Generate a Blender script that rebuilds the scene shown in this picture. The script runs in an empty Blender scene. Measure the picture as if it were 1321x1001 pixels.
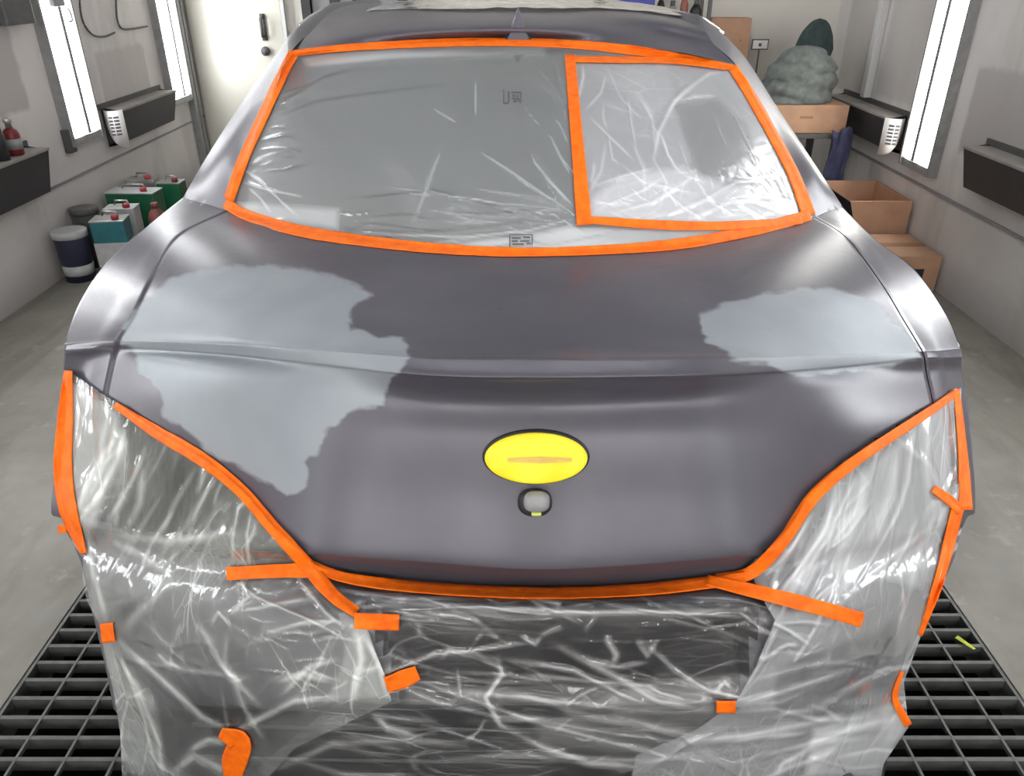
import bpy, bmesh, math, random
import numpy as np
from mathutils import Vector, noise
from mathutils.bvhtree import BVHTree
random.seed(7)
S = bpy.context.scene
COL = S.collection

# ------------------------------------------------------------------ camera, world, exposure
F = 1000.0; PITCH = math.atan(0.54); H = 1.55
CP, SP = math.cos(PITCH), math.sin(PITCH)
cam_d = bpy.data.cameras.new('camera'); cam = bpy.data.objects.new('camera', cam_d); COL.objects.link(cam)
cam.location = (0, 0, H); cam.rotation_euler = (math.pi/2 - PITCH, 0, 0)
cam_d.sensor_fit = 'HORIZONTAL'; cam_d.sensor_width = 36.0; cam_d.lens = 36.0*F/1321.0
cam_d.clip_start = 0.02; cam_d.clip_end = 60
S.camera = cam
w = bpy.data.worlds.new('world'); S.world = w; w.use_nodes = True
w.node_tree.nodes['Background'].inputs[0].default_value = (0.8, 0.85, 0.95, 1)
w.node_tree.nodes['Background'].inputs[1].default_value = 0.05
S.view_settings.view_transform = 'Standard'; S.view_settings.look = 'None'
S.view_settings.gamma = 1.0; S.view_settings.use_curve_mapping = False
S.view_settings.exposure = 0.30
TUBE_WALL = 14.0      # emission of the wall tubes
TUBE_CEIL = 3.0      # emission of the ceiling tubes
TUBE_NEAR_ADDED = 22.0      # emission of the added tubes on the wall behind the viewer
TUBE_CROSS_ADDED = 14.0     # emission of the added crosswise ceiling tubes

CENX, CENY = 660.5, 500.5
def ray(px, py):
    u = CENY - py
    return Vector((px - CENX, F*CP + u*SP, -F*SP + u*CP))
def at_t(px, py, t): return Vector((0, 0, H)) + ray(px, py)*t
def PX(px, py, X): return at_t(px, py, X/(px - CENX))
def PY(px, py, Y): return at_t(px, py, Y/ray(px, py).y)
def PZ(px, py, z): return at_t(px, py, (z - H)/ray(px, py).z)
def proj(P):
    d = Vector(P) - Vector((0, 0, H)); zf = d.y*CP - d.z*SP; up = d.y*SP + d.z*CP
    return CENX + F*d.x/zf, CENY - F*up/zf

# ------------------------------------------------------------------ object helpers
ORG = {}
def tag(o, label=None, cat=None, group=None, kind=None):
    if label: o['label'] = label
    if cat: o['category'] = cat
    if group: o['group'] = group
    if kind: o['kind'] = kind
    return o
def thing(name, loc, label, cat, group=None):
    o = bpy.data.objects.new(name, None); COL.objects.link(o); o.location = loc
    o.empty_display_size = 0.1; ORG[o.name] = Vector(loc)
    return tag(o, label, cat, group)
def mk(name, V, Fc, mat, parent=None, smooth=False, attrs=None, origin=None):
    V = [Vector(v) for v in V]
    if parent is not None: org = ORG[parent.name]
    elif origin is not None: org = Vector(origin)
    else:
        xs = [v.x for v in V]; ys = [v.y for v in V]; zs = [v.z for v in V]
        org = Vector(((min(xs)+max(xs))/2, (min(ys)+max(ys))/2, min(zs)))
    me = bpy.data.meshes.new(name)
    me.from_pydata([tuple(v - org) for v in V], [], [tuple(f) for f in Fc])
    for k, arr in (attrs or {}).items():
        a = me.attributes.new(k, 'FLOAT', 'POINT'); a.data.foreach_set('value', list(arr))
    me.update()
    bm = bmesh.new(); bm.from_mesh(me)
    bmesh.ops.remove_doubles(bm, verts=bm.verts, dist=1e-6)
    bm.to_mesh(me); bm.free()
    for m in (mat if isinstance(mat, list) else [mat]): me.materials.append(m)
    if smooth:
        me.polygons.foreach_set('use_smooth', [True]*len(me.polygons))
    o = bpy.data.objects.new(name, me); COL.objects.link(o)
    if parent is not None:
        o.parent = parent; ORG[o.name] = org
    else:
        o.location = org; ORG[o.name] = org
    return o
def child_origin(o): pass

class MB:
    """collects shapes in world coordinates, linked as ONE mesh"""
    def __init__(s): s.V = []; s.F = []
    def add(s, V, Fc):
        b = len(s.V); s.V += [Vector(v) for v in V]; s.F += [tuple(i+b for i in f) for f in Fc]; return s
    def box(s, x0, x1, y0, y1, z0, z1, rz=0, c=None, bev=0.0):
        P = []
        if bev > 0:
            bm = bmesh.new(); bmesh.ops.create_cube(bm, size=1)
            for v in bm.verts: v.co = Vector(((x0+x1)/2 + v.co.x*(x1-x0), (y0+y1)/2 + v.co.y*(y1-y0), (z0+z1)/2 + v.co.z*(z1-z0)))
            bmesh.ops.bevel(bm, geom=list(bm.edges), offset=bev, segments=2, affect='EDGES', profile=0.6)
            bm.verts.index_update(); P = [v.co.copy() for v in bm.verts]; fc = [[v.index for v in f.verts] for f in bm.faces]; bm.free()
        else:
            P = [Vector((x, y, z)) for z in (z0, z1) for y in (y0, y1) for x in (x0, x1)]
            fc = [(0,2,3,1),(4,5,7,6),(0,1,5,4),(2,6,7,3),(0,4,6,2),(1,3,7,5)]
        if rz:
            cc = Vector(c) if c else Vector(((x0+x1)/2, (y0+y1)/2, 0)); ca, sa = math.cos(rz), math.sin(rz)
            P = [Vector((cc.x + (p.x-cc.x)*ca - (p.y-cc.y)*sa, cc.y + (p.x-cc.x)*sa + (p.y-cc.y)*ca, p.z)) for p in P]
        return s.add(P, fc)
    def lathe(s, cx, cy, prof, n=24, ax='z', cz=0):
        V = []
        for r, h in prof:
            for k in range(n):
                a = 2*math.pi*k/n
                if ax == 'z': V.append((cx + r*math.cos(a), cy + r*math.sin(a), cz + h))
                elif ax == 'x': V.append((cx + h, cy + r*math.cos(a), cz + r*math.sin(a)))
                else: V.append((cx + r*math.cos(a), cy + h, cz + r*math.sin(a)))
        Fc = []
        for i in range(len(prof)-1):
            for k in range(n):
                k2 = (k+1) % n; Fc.append((i*n+k, i*n+k2, (i+1)*n+k2, (i+1)*n+k))
        Fc.append(tuple(range(n))[::-1]); Fc.append(tuple((len(prof)-1)*n + k for k in range(n)))
        return s.add(V, Fc)
    def tube(s, pts, r, n=8):
        pts = [Vector(p) for p in pts]; V = []; Fc = []
        for i, p in enumerate(pts):
            d = (pts[min(i+1, len(pts)-1)] - pts[max(i-1, 0)]).normalized()
            a = Vector((0, 0, 1)) if abs(d.z) < 0.9 else Vector((1, 0, 0))
            u = d.cross(a).normalized(); v = d.cross(u)
            rr = r[i] if isinstance(r, (list, tuple)) else r
            for k in range(n):
                an = 2*math.pi*k/n; V.append(p + u*rr*math.cos(an) + v*rr*math.sin(an))
        for i in range(len(pts)-1):
            for k in range(n):
                k2 = (k+1) % n; Fc.append((i*n+k, i*n+k2, (i+1)*n+k2, (i+1)*n+k))
        Fc.append(tuple(range(n))[::-1]); Fc.append(tuple((len(pts)-1)*n + k for k in range(n)))
        return s.add(V, Fc)
    def build(s, name, mat, parent=None, smooth=False, origin=None): return mk(name, s.V, s.F, mat, parent, smooth, origin=origin)

def cr(p0, p1, p2, p3, t):
    return 0.5*((2*p1) + (-p0 + p2)*t + (2*p0 - 5*p1 + 4*p2 - p3)*t*t + (-p0 + 3*p1 - 3*p2 + p3)*t**3)
def cr_dense(A, n, axis):
    A = np.moveaxis(np.asarray(A, float), axis, 0); m = len(A)
    P = np.concatenate([[2*A[0]-A[1]], A, [2*A[-1]-A[-2]]]); out = []
    for i in range(m-1):
        for k in range(n): out.append(cr(P[i], P[i+1], P[i+2], P[i+3], k/n))
    out.append(A[-1]); return np.moveaxis(np.array(out), 0, axis)
def poly_len(pts):
    d = [0]
    for a, b in zip(pts, pts[1:]): d.append(d[-1] + math.hypot(b[0]-a[0], b[1]-a[1]))
    return d
def poly_at(pts, t):
    d = poly_len(pts); L = t*d[-1]
    for i in range(len(pts)-1):
        if L <= d[i+1] or i == len(pts)-2:
            f = (L - d[i])/max(d[i+1]-d[i], 1e-9)
            return (pts[i][0] + f*(pts[i+1][0]-pts[i][0]), pts[i][1] + f*(pts[i+1][1]-pts[i][1]))
def smooth_poly(pts, n=6):
    return [tuple(p) for p in cr_dense(np.array(pts, float), n, 0)]
def in_poly(x, y, poly):
    c = False; j = len(poly)-1
    for i in range(len(poly)):
        xi, yi = poly[i]; xj, yj = poly[j]
        if (yi > y) != (yj > y) and x < (xj-xi)*(y-yi)/(yj-yi) + xi: c = not c
        j = i
    return c
def seg_dist(x, y, pts):
    best = 1e9; bt = 0; d = poly_len(pts)
    for i in range(len(pts)-1):
        ax, ay = pts[i]; bx, by = pts[i+1]; dx, dy = bx-ax, by-ay; L2 = dx*dx+dy*dy + 1e-9
        t = min(1, max(0, ((x-ax)*dx + (y-ay)*dy)/L2)); q = math.hypot(x-ax-t*dx, y-ay-t*dy)
        if q < best: best = q; bt = (d[i] + t*math.sqrt(L2))/d[-1]
    return best, bt
def signed_poly(x, y, poly):
    d, _ = seg_dist(x, y, poly + [poly[0]]); return d if in_poly(x, y, poly) else -d

# ------------------------------------------------------------------ materials
def srgb(r, g, b):
    f = lambda c: (c/255/12.92) if c/255 <= 0.04045 else ((c/255+0.055)/1.055)**2.4
    return (f(r), f(g), f(b), 1)
class NT:
    def __init__(s, name):
        s.m = bpy.data.materials.new(name); s.m.use_nodes = True; s.t = s.m.node_tree
        s.t.nodes.clear(); s.out = s.t.nodes.new('ShaderNodeOutputMaterial')
    def n(s, typ, **kw):
        o = s.t.nodes.new(typ)
        for k, v in kw.items(): setattr(o, k, v)
        return o
    def l(s, a, b): s.t.links.new(a, b)
    def val(s, sock, v):
        if hasattr(v, 'is_linked') or isinstance(v, bpy.types.NodeSocket): s.l(v, sock)
        else: sock.default_value = v
    def math(s, op, a, b=0.0, c=None, clamp=False):
        o = s.n('ShaderNodeMath', operation=op); o.use_clamp = clamp
        s.val(o.inputs[0], a); s.val(o.inputs[1], b)
        if c is not None: s.val(o.inputs[2], c)
        return o.outputs[0]
    def mix(s, f, a, b):
        o = s.n('ShaderNodeMix', data_type='RGBA'); s.val(o.inputs[0], f); s.val(o.inputs[6], a); s.val(o.inputs[7], b); return o.outputs[2]
    def pos(s): return s.n('ShaderNodeNewGeometry').outputs['Position']
    def noise(s, scale, detail=4, rough=0.5, vec=None, stretch=None, dist=0.0):
        if vec is None: vec = s.pos()
        if stretch:
            mp = s.n('ShaderNodeMapping'); mp.inputs['Scale'].default_value = stretch; s.l(vec, mp.inputs['Vector']); vec = mp.outputs[0]
        o = s.n('ShaderNodeTexNoise'); o.inputs['Scale'].default_value = scale; o.inputs['Detail'].default_value = detail
        o.inputs['Roughness'].default_value = rough; o.inputs['Distortion'].default_value = dist
        s.l(vec, o.inputs['Vector']); return o.outputs['Fac']
    def ramp(s, f, *stops):
        o = s.n('ShaderNodeValToRGB'); e = o.color_ramp.elements
        while len(e) < len(stops): e.new(0.5)
        for el, (p, c) in zip(e, stops):
            el.position = p; el.color = c if len(c) == 4 else (*c, 1)
        s.val(o.inputs[0], f); return o.outputs[0]
    def rng(s, v, a, b, c=0.0, d=1.0):
        o = s.n('ShaderNodeMapRange'); s.val(o.inputs[0], v)
        for i, x in zip((1, 2, 3, 4), (a, b, c, d)): o.inputs[i].default_value = x
        return o.outputs[0]
    def bump(s, h, strength=0.3, dist=0.01):
        o = s.n('ShaderNodeBump'); o.inputs['Strength'].default_value = strength; o.inputs['Distance'].default_value = dist; s.l(h, o.inputs['Height']); return o.outputs[0]
    def bsdf(s, color, rough=0.5, metal=0.0, spec=0.5, normal=None, out=True):
        p = s.n('ShaderNodeBsdfPrincipled'); s.val(p.inputs['Base Color'], color); s.val(p.inputs['Roughness'], rough)
        s.val(p.inputs['Metallic'], metal); p.inputs['Specular IOR Level'].default_value = spec
        if normal is not None: s.l(normal, p.inputs['Normal'])
        if out: s.l(p.outputs[0], s.out.inputs[0])
        return p.outputs[0]
    def sep(s, v):
        o = s.n('ShaderNodeSeparateXYZ'); s.l(v, o.inputs[0]); return o.outputs
def simple(name, col, rough=0.5, metal=0.0, var=0.12, scale=25.0, bump=0.0, spec=0.5):
    t = NT(name); nz = t.noise(scale, 4)
    dark = tuple(c*(1-var) for c in col[:3]) + (1,); lite = tuple(min(1, c*(1+var)) for c in col[:3]) + (1,)
    c = t.mix(t.rng(nz, 0.3, 0.7), dark, lite)
    t.bsdf(c, rough, metal, spec, t.bump(nz, bump, 0.004) if bump else None); return t.m
def emit(name, col, strength):
    t = NT(name); e = t.n('ShaderNodeEmission'); e.inputs[0].default_value = col; e.inputs[1].default_value = strength
    t.l(e.outputs[0], t.out.inputs[0]); return t.m

def body_mat():
    t = NT('sanded_body_paint'); P = t.pos()
    a = t.n('ShaderNodeAttribute'); a.attribute_name = 'primer'
    n1 = t.noise(14, 5, 0.6); n2 = t.noise(5, 3, stretch=(1, 1, 1))
    n3 = t.noise(60, 3, 0.6, stretch=(0.25, 3, 3))
    dark = t.mix(t.rng(n2, 0.3, 0.7), srgb(76, 75, 84), srgb(88, 86, 95))
    lite = t.mix(t.rng(n2, 0.35, 0.65), srgb(132, 139, 146), srgb(144, 151, 157))
    f = t.rng(t.math('ADD', a.outputs['Fac'], t.math('MULTIPLY', t.math('SUBTRACT', n1, 0.5), 0.5)), 0.38, 0.62)
    col = t.mix(f, dark, lite)
    rough = t.math('ADD', t.rng(n3, 0.2, 0.8, 0.27, 0.37), t.math('MULTIPLY', f, 0.16))
    t.bsdf(col, rough, 0.25, 0.45, t.bump(n3, 0.03, 0.002)); return t.m
def film_mat(name, veil=0.25, sc=1.0, tint=(0.86, 0.88, 0.9, 1), gloss=0.5, bmp=0.6, cloud=0.35, stretch=(1, 1, 1), crease=0.25, rot=(0, 0, 0)):
    t = NT(name)
    a = t.n('ShaderNodeAttribute'); a.attribute_name = 'pleat'
    mp = t.n('ShaderNodeMapping'); mp.inputs['Scale'].default_value = stretch; mp.inputs['Rotation'].default_value = rot; t.l(t.pos(), mp.inputs['Vector'])
    wn = t.n('ShaderNodeTexNoise'); wn.inputs['Scale'].default_value = 3.0; wn.inputs['Detail'].default_value = 2; t.l(mp.outputs[0], wn.inputs['Vector'])
    mx = t.n('ShaderNodeMix', data_type='RGBA'); mx.blend_type = 'ADD'; mx.inputs[0].default_value = 0.05; t.l(mp.outputs[0], mx.inputs[6]); t.l(wn.outputs['Color'], mx.inputs[7])
    def vor(scale):
        o = t.n('ShaderNodeTexVoronoi'); o.feature = 'DISTANCE_TO_EDGE'; o.inputs['Scale'].default_value = scale; t.l(mx.outputs[2], o.inputs['Vector']); return o.outputs['Distance']
    v1, v2 = vor(7*sc), vor(19*sc)
    n3 = t.noise(4.0, 3, 0.5); n4 = t.noise(8, 4, 0.55, stretch=stretch)
    h = t.math('ADD', t.math('MULTIPLY', t.rng(v1, 0, .35), 1.6), t.math('ADD', t.math('MULTIPLY', t.rng(v2, 0, .4), .5), t.math('MULTIPLY', n4, 1.0)))
    nrm = t.bump(h, bmp, 0.006)
    l1 = t.math('POWER', t.rng(v1, 0, .045, 1, 0), 2.0); l2 = t.math('POWER', t.rng(v2, 0, .05, 1, 0), 2.0)
    fold = t.math('MULTIPLY', t.math('ADD', l1, t.math('MULTIPLY', l2, .6)), t.rng(n3, 0.45, 0.68, 0.0, crease))
    v = t.math('ADD', t.math('ADD', veil, t.math('MULTIPLY', t.math('SUBTRACT', n3, 0.5), cloud)), t.math('ADD', fold, a.outputs['Fac']))
    v = t.math('MINIMUM', t.math('MAXIMUM', v, 0.03), 0.93)
    tr = t.n('ShaderNodeBsdfTransparent'); df = t.bsdf(tint, 0.4, 0, 0.5, nrm, out=False)
    m1 = t.n('ShaderNodeMixShader'); t.l(v, m1.inputs[0]); t.l(tr.outputs[0], m1.inputs[1]); t.l(df, m1.inputs[2])
    gl = t.n('ShaderNodeBsdfGlossy'); gl.inputs['Roughness'].default_value = 0.14; t.l(nrm, gl.inputs['Normal'])
    gl.inputs[0].default_value = (1, 1, 1, 1)
    fr = t.n('ShaderNodeFresnel'); fr.inputs['IOR'].default_value = 1.5; t.l(nrm, fr.inputs['Normal'])
    m2 = t.n('ShaderNodeMixShader'); t.l(t.math('MULTIPLY', fr.outputs[0], gloss*2.2, clamp=True), m2.inputs[0]); t.l(m1.outputs[0], m2.inputs[1]); t.l(gl.outputs[0], m2.inputs[2])
    t.l(m2.outputs[0], t.out.inputs[0]); return t.m
def tape_mat(name='orange_tape'):
    t = NT(name); n = t.noise(40, 4, 0.6); c = t.mix(t.rng(n, 0.3, 0.7), (0.80, 0.115, 0.002, 1), (0.98, 0.19, 0.004, 1))
    t.bsdf(c, 0.6, 0, 0.25, t.bump(t.noise(120, 3), 0.25, 0.002)); return t.m
def wall_mat(name, c0, c1, patches=()):
    t = NT(name); P = t.pos(); x, y, z = t.sep(P)
    n1 = t.noise(1.1, 5, 0.6); n2 = t.noise(0.9, 4, 0.6, stretch=(1, 3.0, 0.6)); n3 = t.noise(14, 4)
    c = t.mix(t.rng(n1, 0.35, 0.68), c0, c1)
    c = t.mix(t.math('MULTIPLY', t.rng(n2, 0.52, 0.66), 0.35), c, srgb(150, 146, 143))
    for (y0, y1, z0, z1, col, s) in patches:
        w_ = t.math('MULTIPLY', t.math('SUBTRACT', n3, 0.5), 0.05)
        yy = t.math('ADD', y, w_); zz = t.math('ADD', z, w_)
        m = t.math('MULTIPLY', t.math('MULTIPLY', t.rng(yy, y0-0.015, y0+0.015), t.rng(yy, y1-0.015, y1+0.015, 1, 0)),
                   t.math('MULTIPLY', t.rng(zz, z0-0.015, z0+0.015), t.rng(zz, z1-0.015, z1+0.015, 1, 0)))
        c = t.mix(t.math('MULTIPLY', m, s), c, col)
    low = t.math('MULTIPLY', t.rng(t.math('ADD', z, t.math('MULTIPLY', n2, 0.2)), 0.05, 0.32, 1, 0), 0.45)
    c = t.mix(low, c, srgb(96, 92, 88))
    t.bsdf(c, 0.45, 0, 0.4, t.bump(n3, 0.06, 0.003)); return t.m
def floor_mat():
    t = NT('concrete_floor'); n1 = t.noise(0.9, 6, 0.65); n2 = t.noise(6, 6, 0.7); n3 = t.noise(2.2, 5, 0.6, stretch=(2.2, 0.5, 1), dist=0.6)
    c = t.mix(t.rng(n1, 0.35, 0.65), srgb(122, 119, 112), srgb(156, 152, 144))
    c = t.mix(t.math('MULTIPLY', t.rng(n3, 0.5, 0.66), 0.5), c, srgb(100, 97, 90))
    c = t.mix(t.math('MULTIPLY', t.rng(n2, 0.58, 0.72), 0.45), c, srgb(190, 187, 180))
    t.bsdf(c, t.rng(n2, 0.3, 0.7, 0.38, 0.6), 0, 0.4, t.bump(n2, 0.12, 0.004)); return t.m

M = dict(
    body=body_mat(),
    glass=simple('tinted_window_glass', (0.022, 0.025, 0.027), 0.3, 0, 0.05),
    black=simple('black_plastic', (0.02, 0.02, 0.022), 0.45),
    gap=simple('dark_panel_gap', (0.008, 0.008, 0.01), 0.8),
    lamp_lens=simple('dark_tail_lamp_lens', (0.05, 0.055, 0.045), 0.18),
    bumper=simple('bumper_grey', (0.10, 0.10, 0.115), 0.4, 0.1, 0.1, 4),
    recess=simple('dark_plate_recess', (0.022, 0.022, 0.026), 0.35),
    chrome=simple('chrome_trim', (0.75, 0.75, 0.77), 0.15, 1.0, 0.03),
    rubber=simple('tyre_rubber', (0.018, 0.018, 0.018), 0.8),
    rim=simple('alloy_rim', (0.4, 0.4, 0.42), 0.3, 0.9),
    tape=tape_mat(), steel=simple('grate_steel', srgb(92, 94, 92), 0.5, 0.35, 0.2, 30),
    pit=simple('trench_dark', (0.012, 0.012, 0.012), 0.9),
    yellow=None, light_frame=simple('lamp_frame_metal', srgb(150, 148, 148), 0.4, 0.2),
    lframe_dark=simple('lamp_frame_dark', srgb(142, 142, 142), 0.45, 0.2),
    tube=emit('fluorescent_tube', (0.97, 0.99, 1.0, 1), TUBE_WALL), tubew=emit('fluorescent_tube_warm', (1.0, 0.985, 0.93, 1), TUBE_WALL),
    tubec=emit('ceiling_tube', (0.97, 0.98, 1.0, 1), TUBE_CEIL), tubex_added=emit('added_cross_tube', (0.98, 0.985, 1.0, 1), TUBE_CROSS_ADDED), tuben_added=emit('added_near_tube', (1.0, 0.985, 0.97, 1), TUBE_NEAR_ADDED),
    tray_front=simple('tray_dark_front', srgb(62, 60, 62), 0.5, 0.1, 0.1, 8), tray_top=simple('tray_grey_top', srgb(150, 145, 140), 0.7, 0, 0.1, 8),  # top lip is paler than the dark front
    paper=simple('white_paper', srgb(225, 222, 220), 0.7, 0, 0.04), ink=simple('printed_ink', srgb(88, 88, 92), 0.8),
    floor=floor_mat(),
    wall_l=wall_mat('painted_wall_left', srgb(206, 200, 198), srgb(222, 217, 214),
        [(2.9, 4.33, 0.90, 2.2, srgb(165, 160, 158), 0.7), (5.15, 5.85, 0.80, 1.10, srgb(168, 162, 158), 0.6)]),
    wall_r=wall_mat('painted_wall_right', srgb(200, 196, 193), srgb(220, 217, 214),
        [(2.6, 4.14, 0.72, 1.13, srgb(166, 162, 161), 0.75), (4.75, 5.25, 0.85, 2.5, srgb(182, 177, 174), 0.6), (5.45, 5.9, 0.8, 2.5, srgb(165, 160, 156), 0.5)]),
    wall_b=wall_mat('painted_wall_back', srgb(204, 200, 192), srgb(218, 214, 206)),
    ceil=simple('ceiling_paint', srgb(200, 200, 200), 0.6, 0, 0.05, 2),
    door=simple('white_door_paint', srgb(206, 203, 192), 0.4, 0, 0.04, 3, 0.02),
    card=simple('cardboard', srgb(176, 138, 112), 0.8, 0, 0.12, 9), card_in=simple('cardboard_inside', srgb(150, 112, 88), 0.85, 0, 0.1, 9),
    blanket=simple('grey_blanket', srgb(104, 109, 106), 0.95, 0, 0.25, 22, 0.3), blanket_d=simple('dark_green_cloth', srgb(52, 66, 66), 0.95, 0, 0.25, 22, 0.3),
    blue_cloth=simple('blue_cloth', srgb(72, 74, 104), 0.95, 0, 0.2, 20, 0.3),
    grey_dark=simple('dark_grey_paint', srgb(80, 80, 80), 0.5), grey=simple('mid_grey_paint', srgb(140, 140, 142), 0.5),
    navy=simple('navy_can_paint', srgb(44, 48, 68), 0.35), teal=simple('teal_can_print', srgb(38, 104, 112), 0.35), green=simple('green_can_paint', srgb(34, 96, 66), 0.35),
    tin=simple('tin_plate', srgb(176, 176, 172), 0.3, 0.6), white_p=simple('white_plastic', srgb(176, 178, 178), 0.4), red=simple('red_plastic', srgb(164, 52, 60), 0.4),
    brown=simple('red_brown_bottle', srgb(134, 76, 68), 0.4), blue=simple('blue_crate_plastic', srgb(58, 62, 150), 0.5), dkred=simple('dark_red_paint', srgb(110, 26, 30), 0.4),
    amber=simple('yellow_green_tape', srgb(196, 206, 70), 0.6),
)
def yellow_mat():
    t = NT('yellow_emblem_mask'); c = t.mix(t.rng(t.noise(25, 3), 0.3, 0.7), srgb(240, 218, 30), srgb(250, 232, 60)); t.bsdf(c, 0.45, 0, 0.4); return t.m
M['yellow'] = yellow_mat(); M['yellow_smudge'] = simple('worn_print', srgb(214, 178, 90), 0.6, 0, 0.1, 60)
M['lens_pale'] = simple('pale_green_lens', srgb(206, 216, 110), 0.4)  # one even yellow-green lens colour
M['film_win'] = film_mat('window_film', 0.26, .5, (0.62, 0.66, 0.68, 1), 0.3, 0.03, 0.06, (0.6, 1, 2.0), .0)
M['film_patch'] = film_mat('window_patch_film', 0.40, 1.0, (0.72, 0.74, 0.78, 1), 0.35, 0.12, 0.25, crease=.12)
M['film_left'] = film_mat('left_bumper_film', 0.15, .8, (0.80, 0.84, 0.82, 1), 0.38, 0.38, 0.35, (2.2, 1, .9), .35, (0, .5, 0))
M['film_mid'] = film_mat('centre_bumper_film', 0.04, .8, (0.80, 0.81, 0.82, 1), 0.45, 0.38, 0.22, (.7, 1, 2.6), .35, (0, .25, 0))
M['film_right'] = film_mat('right_bumper_film', 0.29, .7, (0.80, 0.83, 0.86, 1), 0.4, 0.34, 0.35, (2.4, 1, .8), .25, (0, -.5, 0))
M['film_roof'] = film_mat('roof_film', 0.55, 1.0, (0.9, 0.9, 0.86, 1), 0.6, 0.4, 0.3)

# ------------------------------------------------------------------ room
XL, XR, YB_L, YB_R, YN, ZC = -2.56, 2.32, 6.75, 6.1, -3.2, 3.0
def quad_box(pts, thick, n):   # slab from a quad
    n = Vector(n)*thick; P = [Vector(p) for p in pts]; Q = [p + n for p in P]
    return P + Q, [(0,1,2,3),(7,6,5,4),(0,4,5,1),(1,5,6,2),(2,6,7,3),(3,7,4,0)]
GX0, GX1, GY0, GY1 = -1.22, 1.235, -0.3, 3.6
b = MB()
b.box(XL-.1, GX0, YN-.1, YB_L+.1, -0.1, 0); b.box(GX1, XR+.1, YN-.1, YB_L+.1, -0.1, 0)
b.box(GX0, GX1, YN-.1, GY0, -0.1, 0); b.box(GX0, GX1, GY1, YB_L+.1, -0.1, 0)
tag(b.build('floor', M['floor']), kind='structure')
b = MB(); b.box(GX0-.02, GX1+.02, GY0-.02, GY1+.02, -0.62, -0.6)
b.box(GX0-.03, GX0-.001, GY0, GY1, -0.6, -0.1); b.box(GX1+.001, GX1+.03, GY0, GY1, -0.6, -0.1)
b.box(GX0, GX1, GY0-.03, GY0-.001, -0.6, -0.1); b.box(GX0, GX1, GY1+.001, GY1+.03, -0.6, -0.1)
tag(b.build('floor', M['pit']), 'dark trench below the floor grating', kind='structure')
b = MB().box(XL-.1, XL, YN, YB_L+.1, 0, ZC); tag(b.build('wall_left', M['wall_l']), kind='structure')
b = MB().box(XR, XR+.1, YN, YB_L+.1, 0, ZC); tag(b.build('wall_right', M['wall_r']), kind='structure')
V, Fc = quad_box([(XL, YB_L, 0), (XR, YB_R, 0), (XR, YB_R, ZC), (XL, YB_L, ZC)], 0.1, (0, 1, 0))
tag(mk('wall_back', V, Fc, M['wall_b']), kind='structure')
b = MB().box(XL-.1, XR+.1, YN-.1, YN, 0, ZC); tag(b.build('wall_front', M['wall_b']), kind='structure')
b = MB().box(XL-.1, XR+.1, YN-.1, YB_L+.1, ZC, ZC+.1); tag(b.build('ceiling', M['ceil']), kind='structure')
def yb(X): return YB_L + (YB_R-YB_L)*(X-XL)/(XR-XL)
# seams of the wall panels
b = MB()
b.box(XR-.012, XR-.001, 0.5, YB_R-.02, 0.468, 0.482); tag(b.build('trim_1', M['grey']), kind='structure')
b = MB(); b.box(XL+.001, XL+.010, 0.5, YB_L-.02, 0.474, 0.486); tag(b.build('trim_2', M['grey']), kind='structure')
b = MB(); b.box(XL+.001, XL+.05, 6.47, 6.52, 0, ZC-.01); b.box(XL+.001, XL+.03, 6.60, 6.63, 0, ZC-.01)
tag(b.build('trim_3', M['grey']), kind='structure')
b = MB(); b.box(XR-.05, XR-.001, 5.30, 5.36, 0.82, ZC-.01, bev=.004); tag(b.build('trim_4', M['ceil']), kind='structure')

# back door (white) with handle and lock, on the slanted back wall
sl = (YB_R-YB_L)/(XR-XL); ang = math.atan(sl)
def on_back(x0, x1, z0, z1, d0, d1, mb):   # slab in front of the back wall
    P = []
    for z in (z0, z1):
        for d in (d1, d0):
            for x in (x0, x1): P.append((x, yb(x)-d, z))
    return mb.add(P, [(0,1,3,2),(4,6,7,5),(0,4,5,1),(2,3,7,6),(0,2,6,4),(1,5,7,3)])
m = MB(); on_back(-2.53, -1.78, 0.02, 2.3, 0.002, 0.04, m)
door = m.build('door_1', M['door']); tag(door, kind='structure')
m = MB()
hx = PY(343, 60, yb(-1.9)-.05)
on_back(hx.x-.02, hx.x+.02, 1.06, 1.25, 0.04, 0.052, m)
m.tube([(hx.x+.012, yb(hx.x)-.05, 1.23), (hx.x, yb(hx.x)-.10, 1.22), (hx.x, yb(hx.x)-.10, 1.09), (hx.x+.015, yb(hx.x)-.05, 1.08)], 0.012)
m.build('door_handle', M['grey_dark'], door, True)
m = MB(); m.lathe(hx.x-.005, yb(hx.x)-.07, [(0.034, 0), (0.034, .02), (0.02, .03)], 16, 'y', 0.985); m.build('door_lock', M['grey_dark'], door, True)
m = MB(); on_back(-1.775, -1.745, 0, 2.4, 0.002, 0.05, m); on_back(-2.55, -1.745, 2.3, 2.36, .002, .05, m); tag(m.build('trim_5', M['ceil']), kind='structure')
# second, grey door with a dark gap in its frame
m = MB(); on_back(-1.52, -0.86, 0.02, 2.2, 0.002, 0.035, m); door2 = m.build('door_2', M['grey']); tag(door2, kind='structure')
m = MB(); on_back(-1.60, -1.53, 0, 2.3, 0.002, 0.07, m); on_back(-.85, -.78, 0, 2.3, .002, .07, m); on_back(-1.6, -.78, 2.2, 2.3, .002, .07, m); tag(m.build('trim_6', M['black']), kind='structure')
m = MB(); on_back(-1.38, -1.30, .9, 1.5, .035, .05, m); on_back(-1.2, -1.17, .9, 1.6, .035, .06, m); m.build('door_glazing', M['black'], door2)

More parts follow.
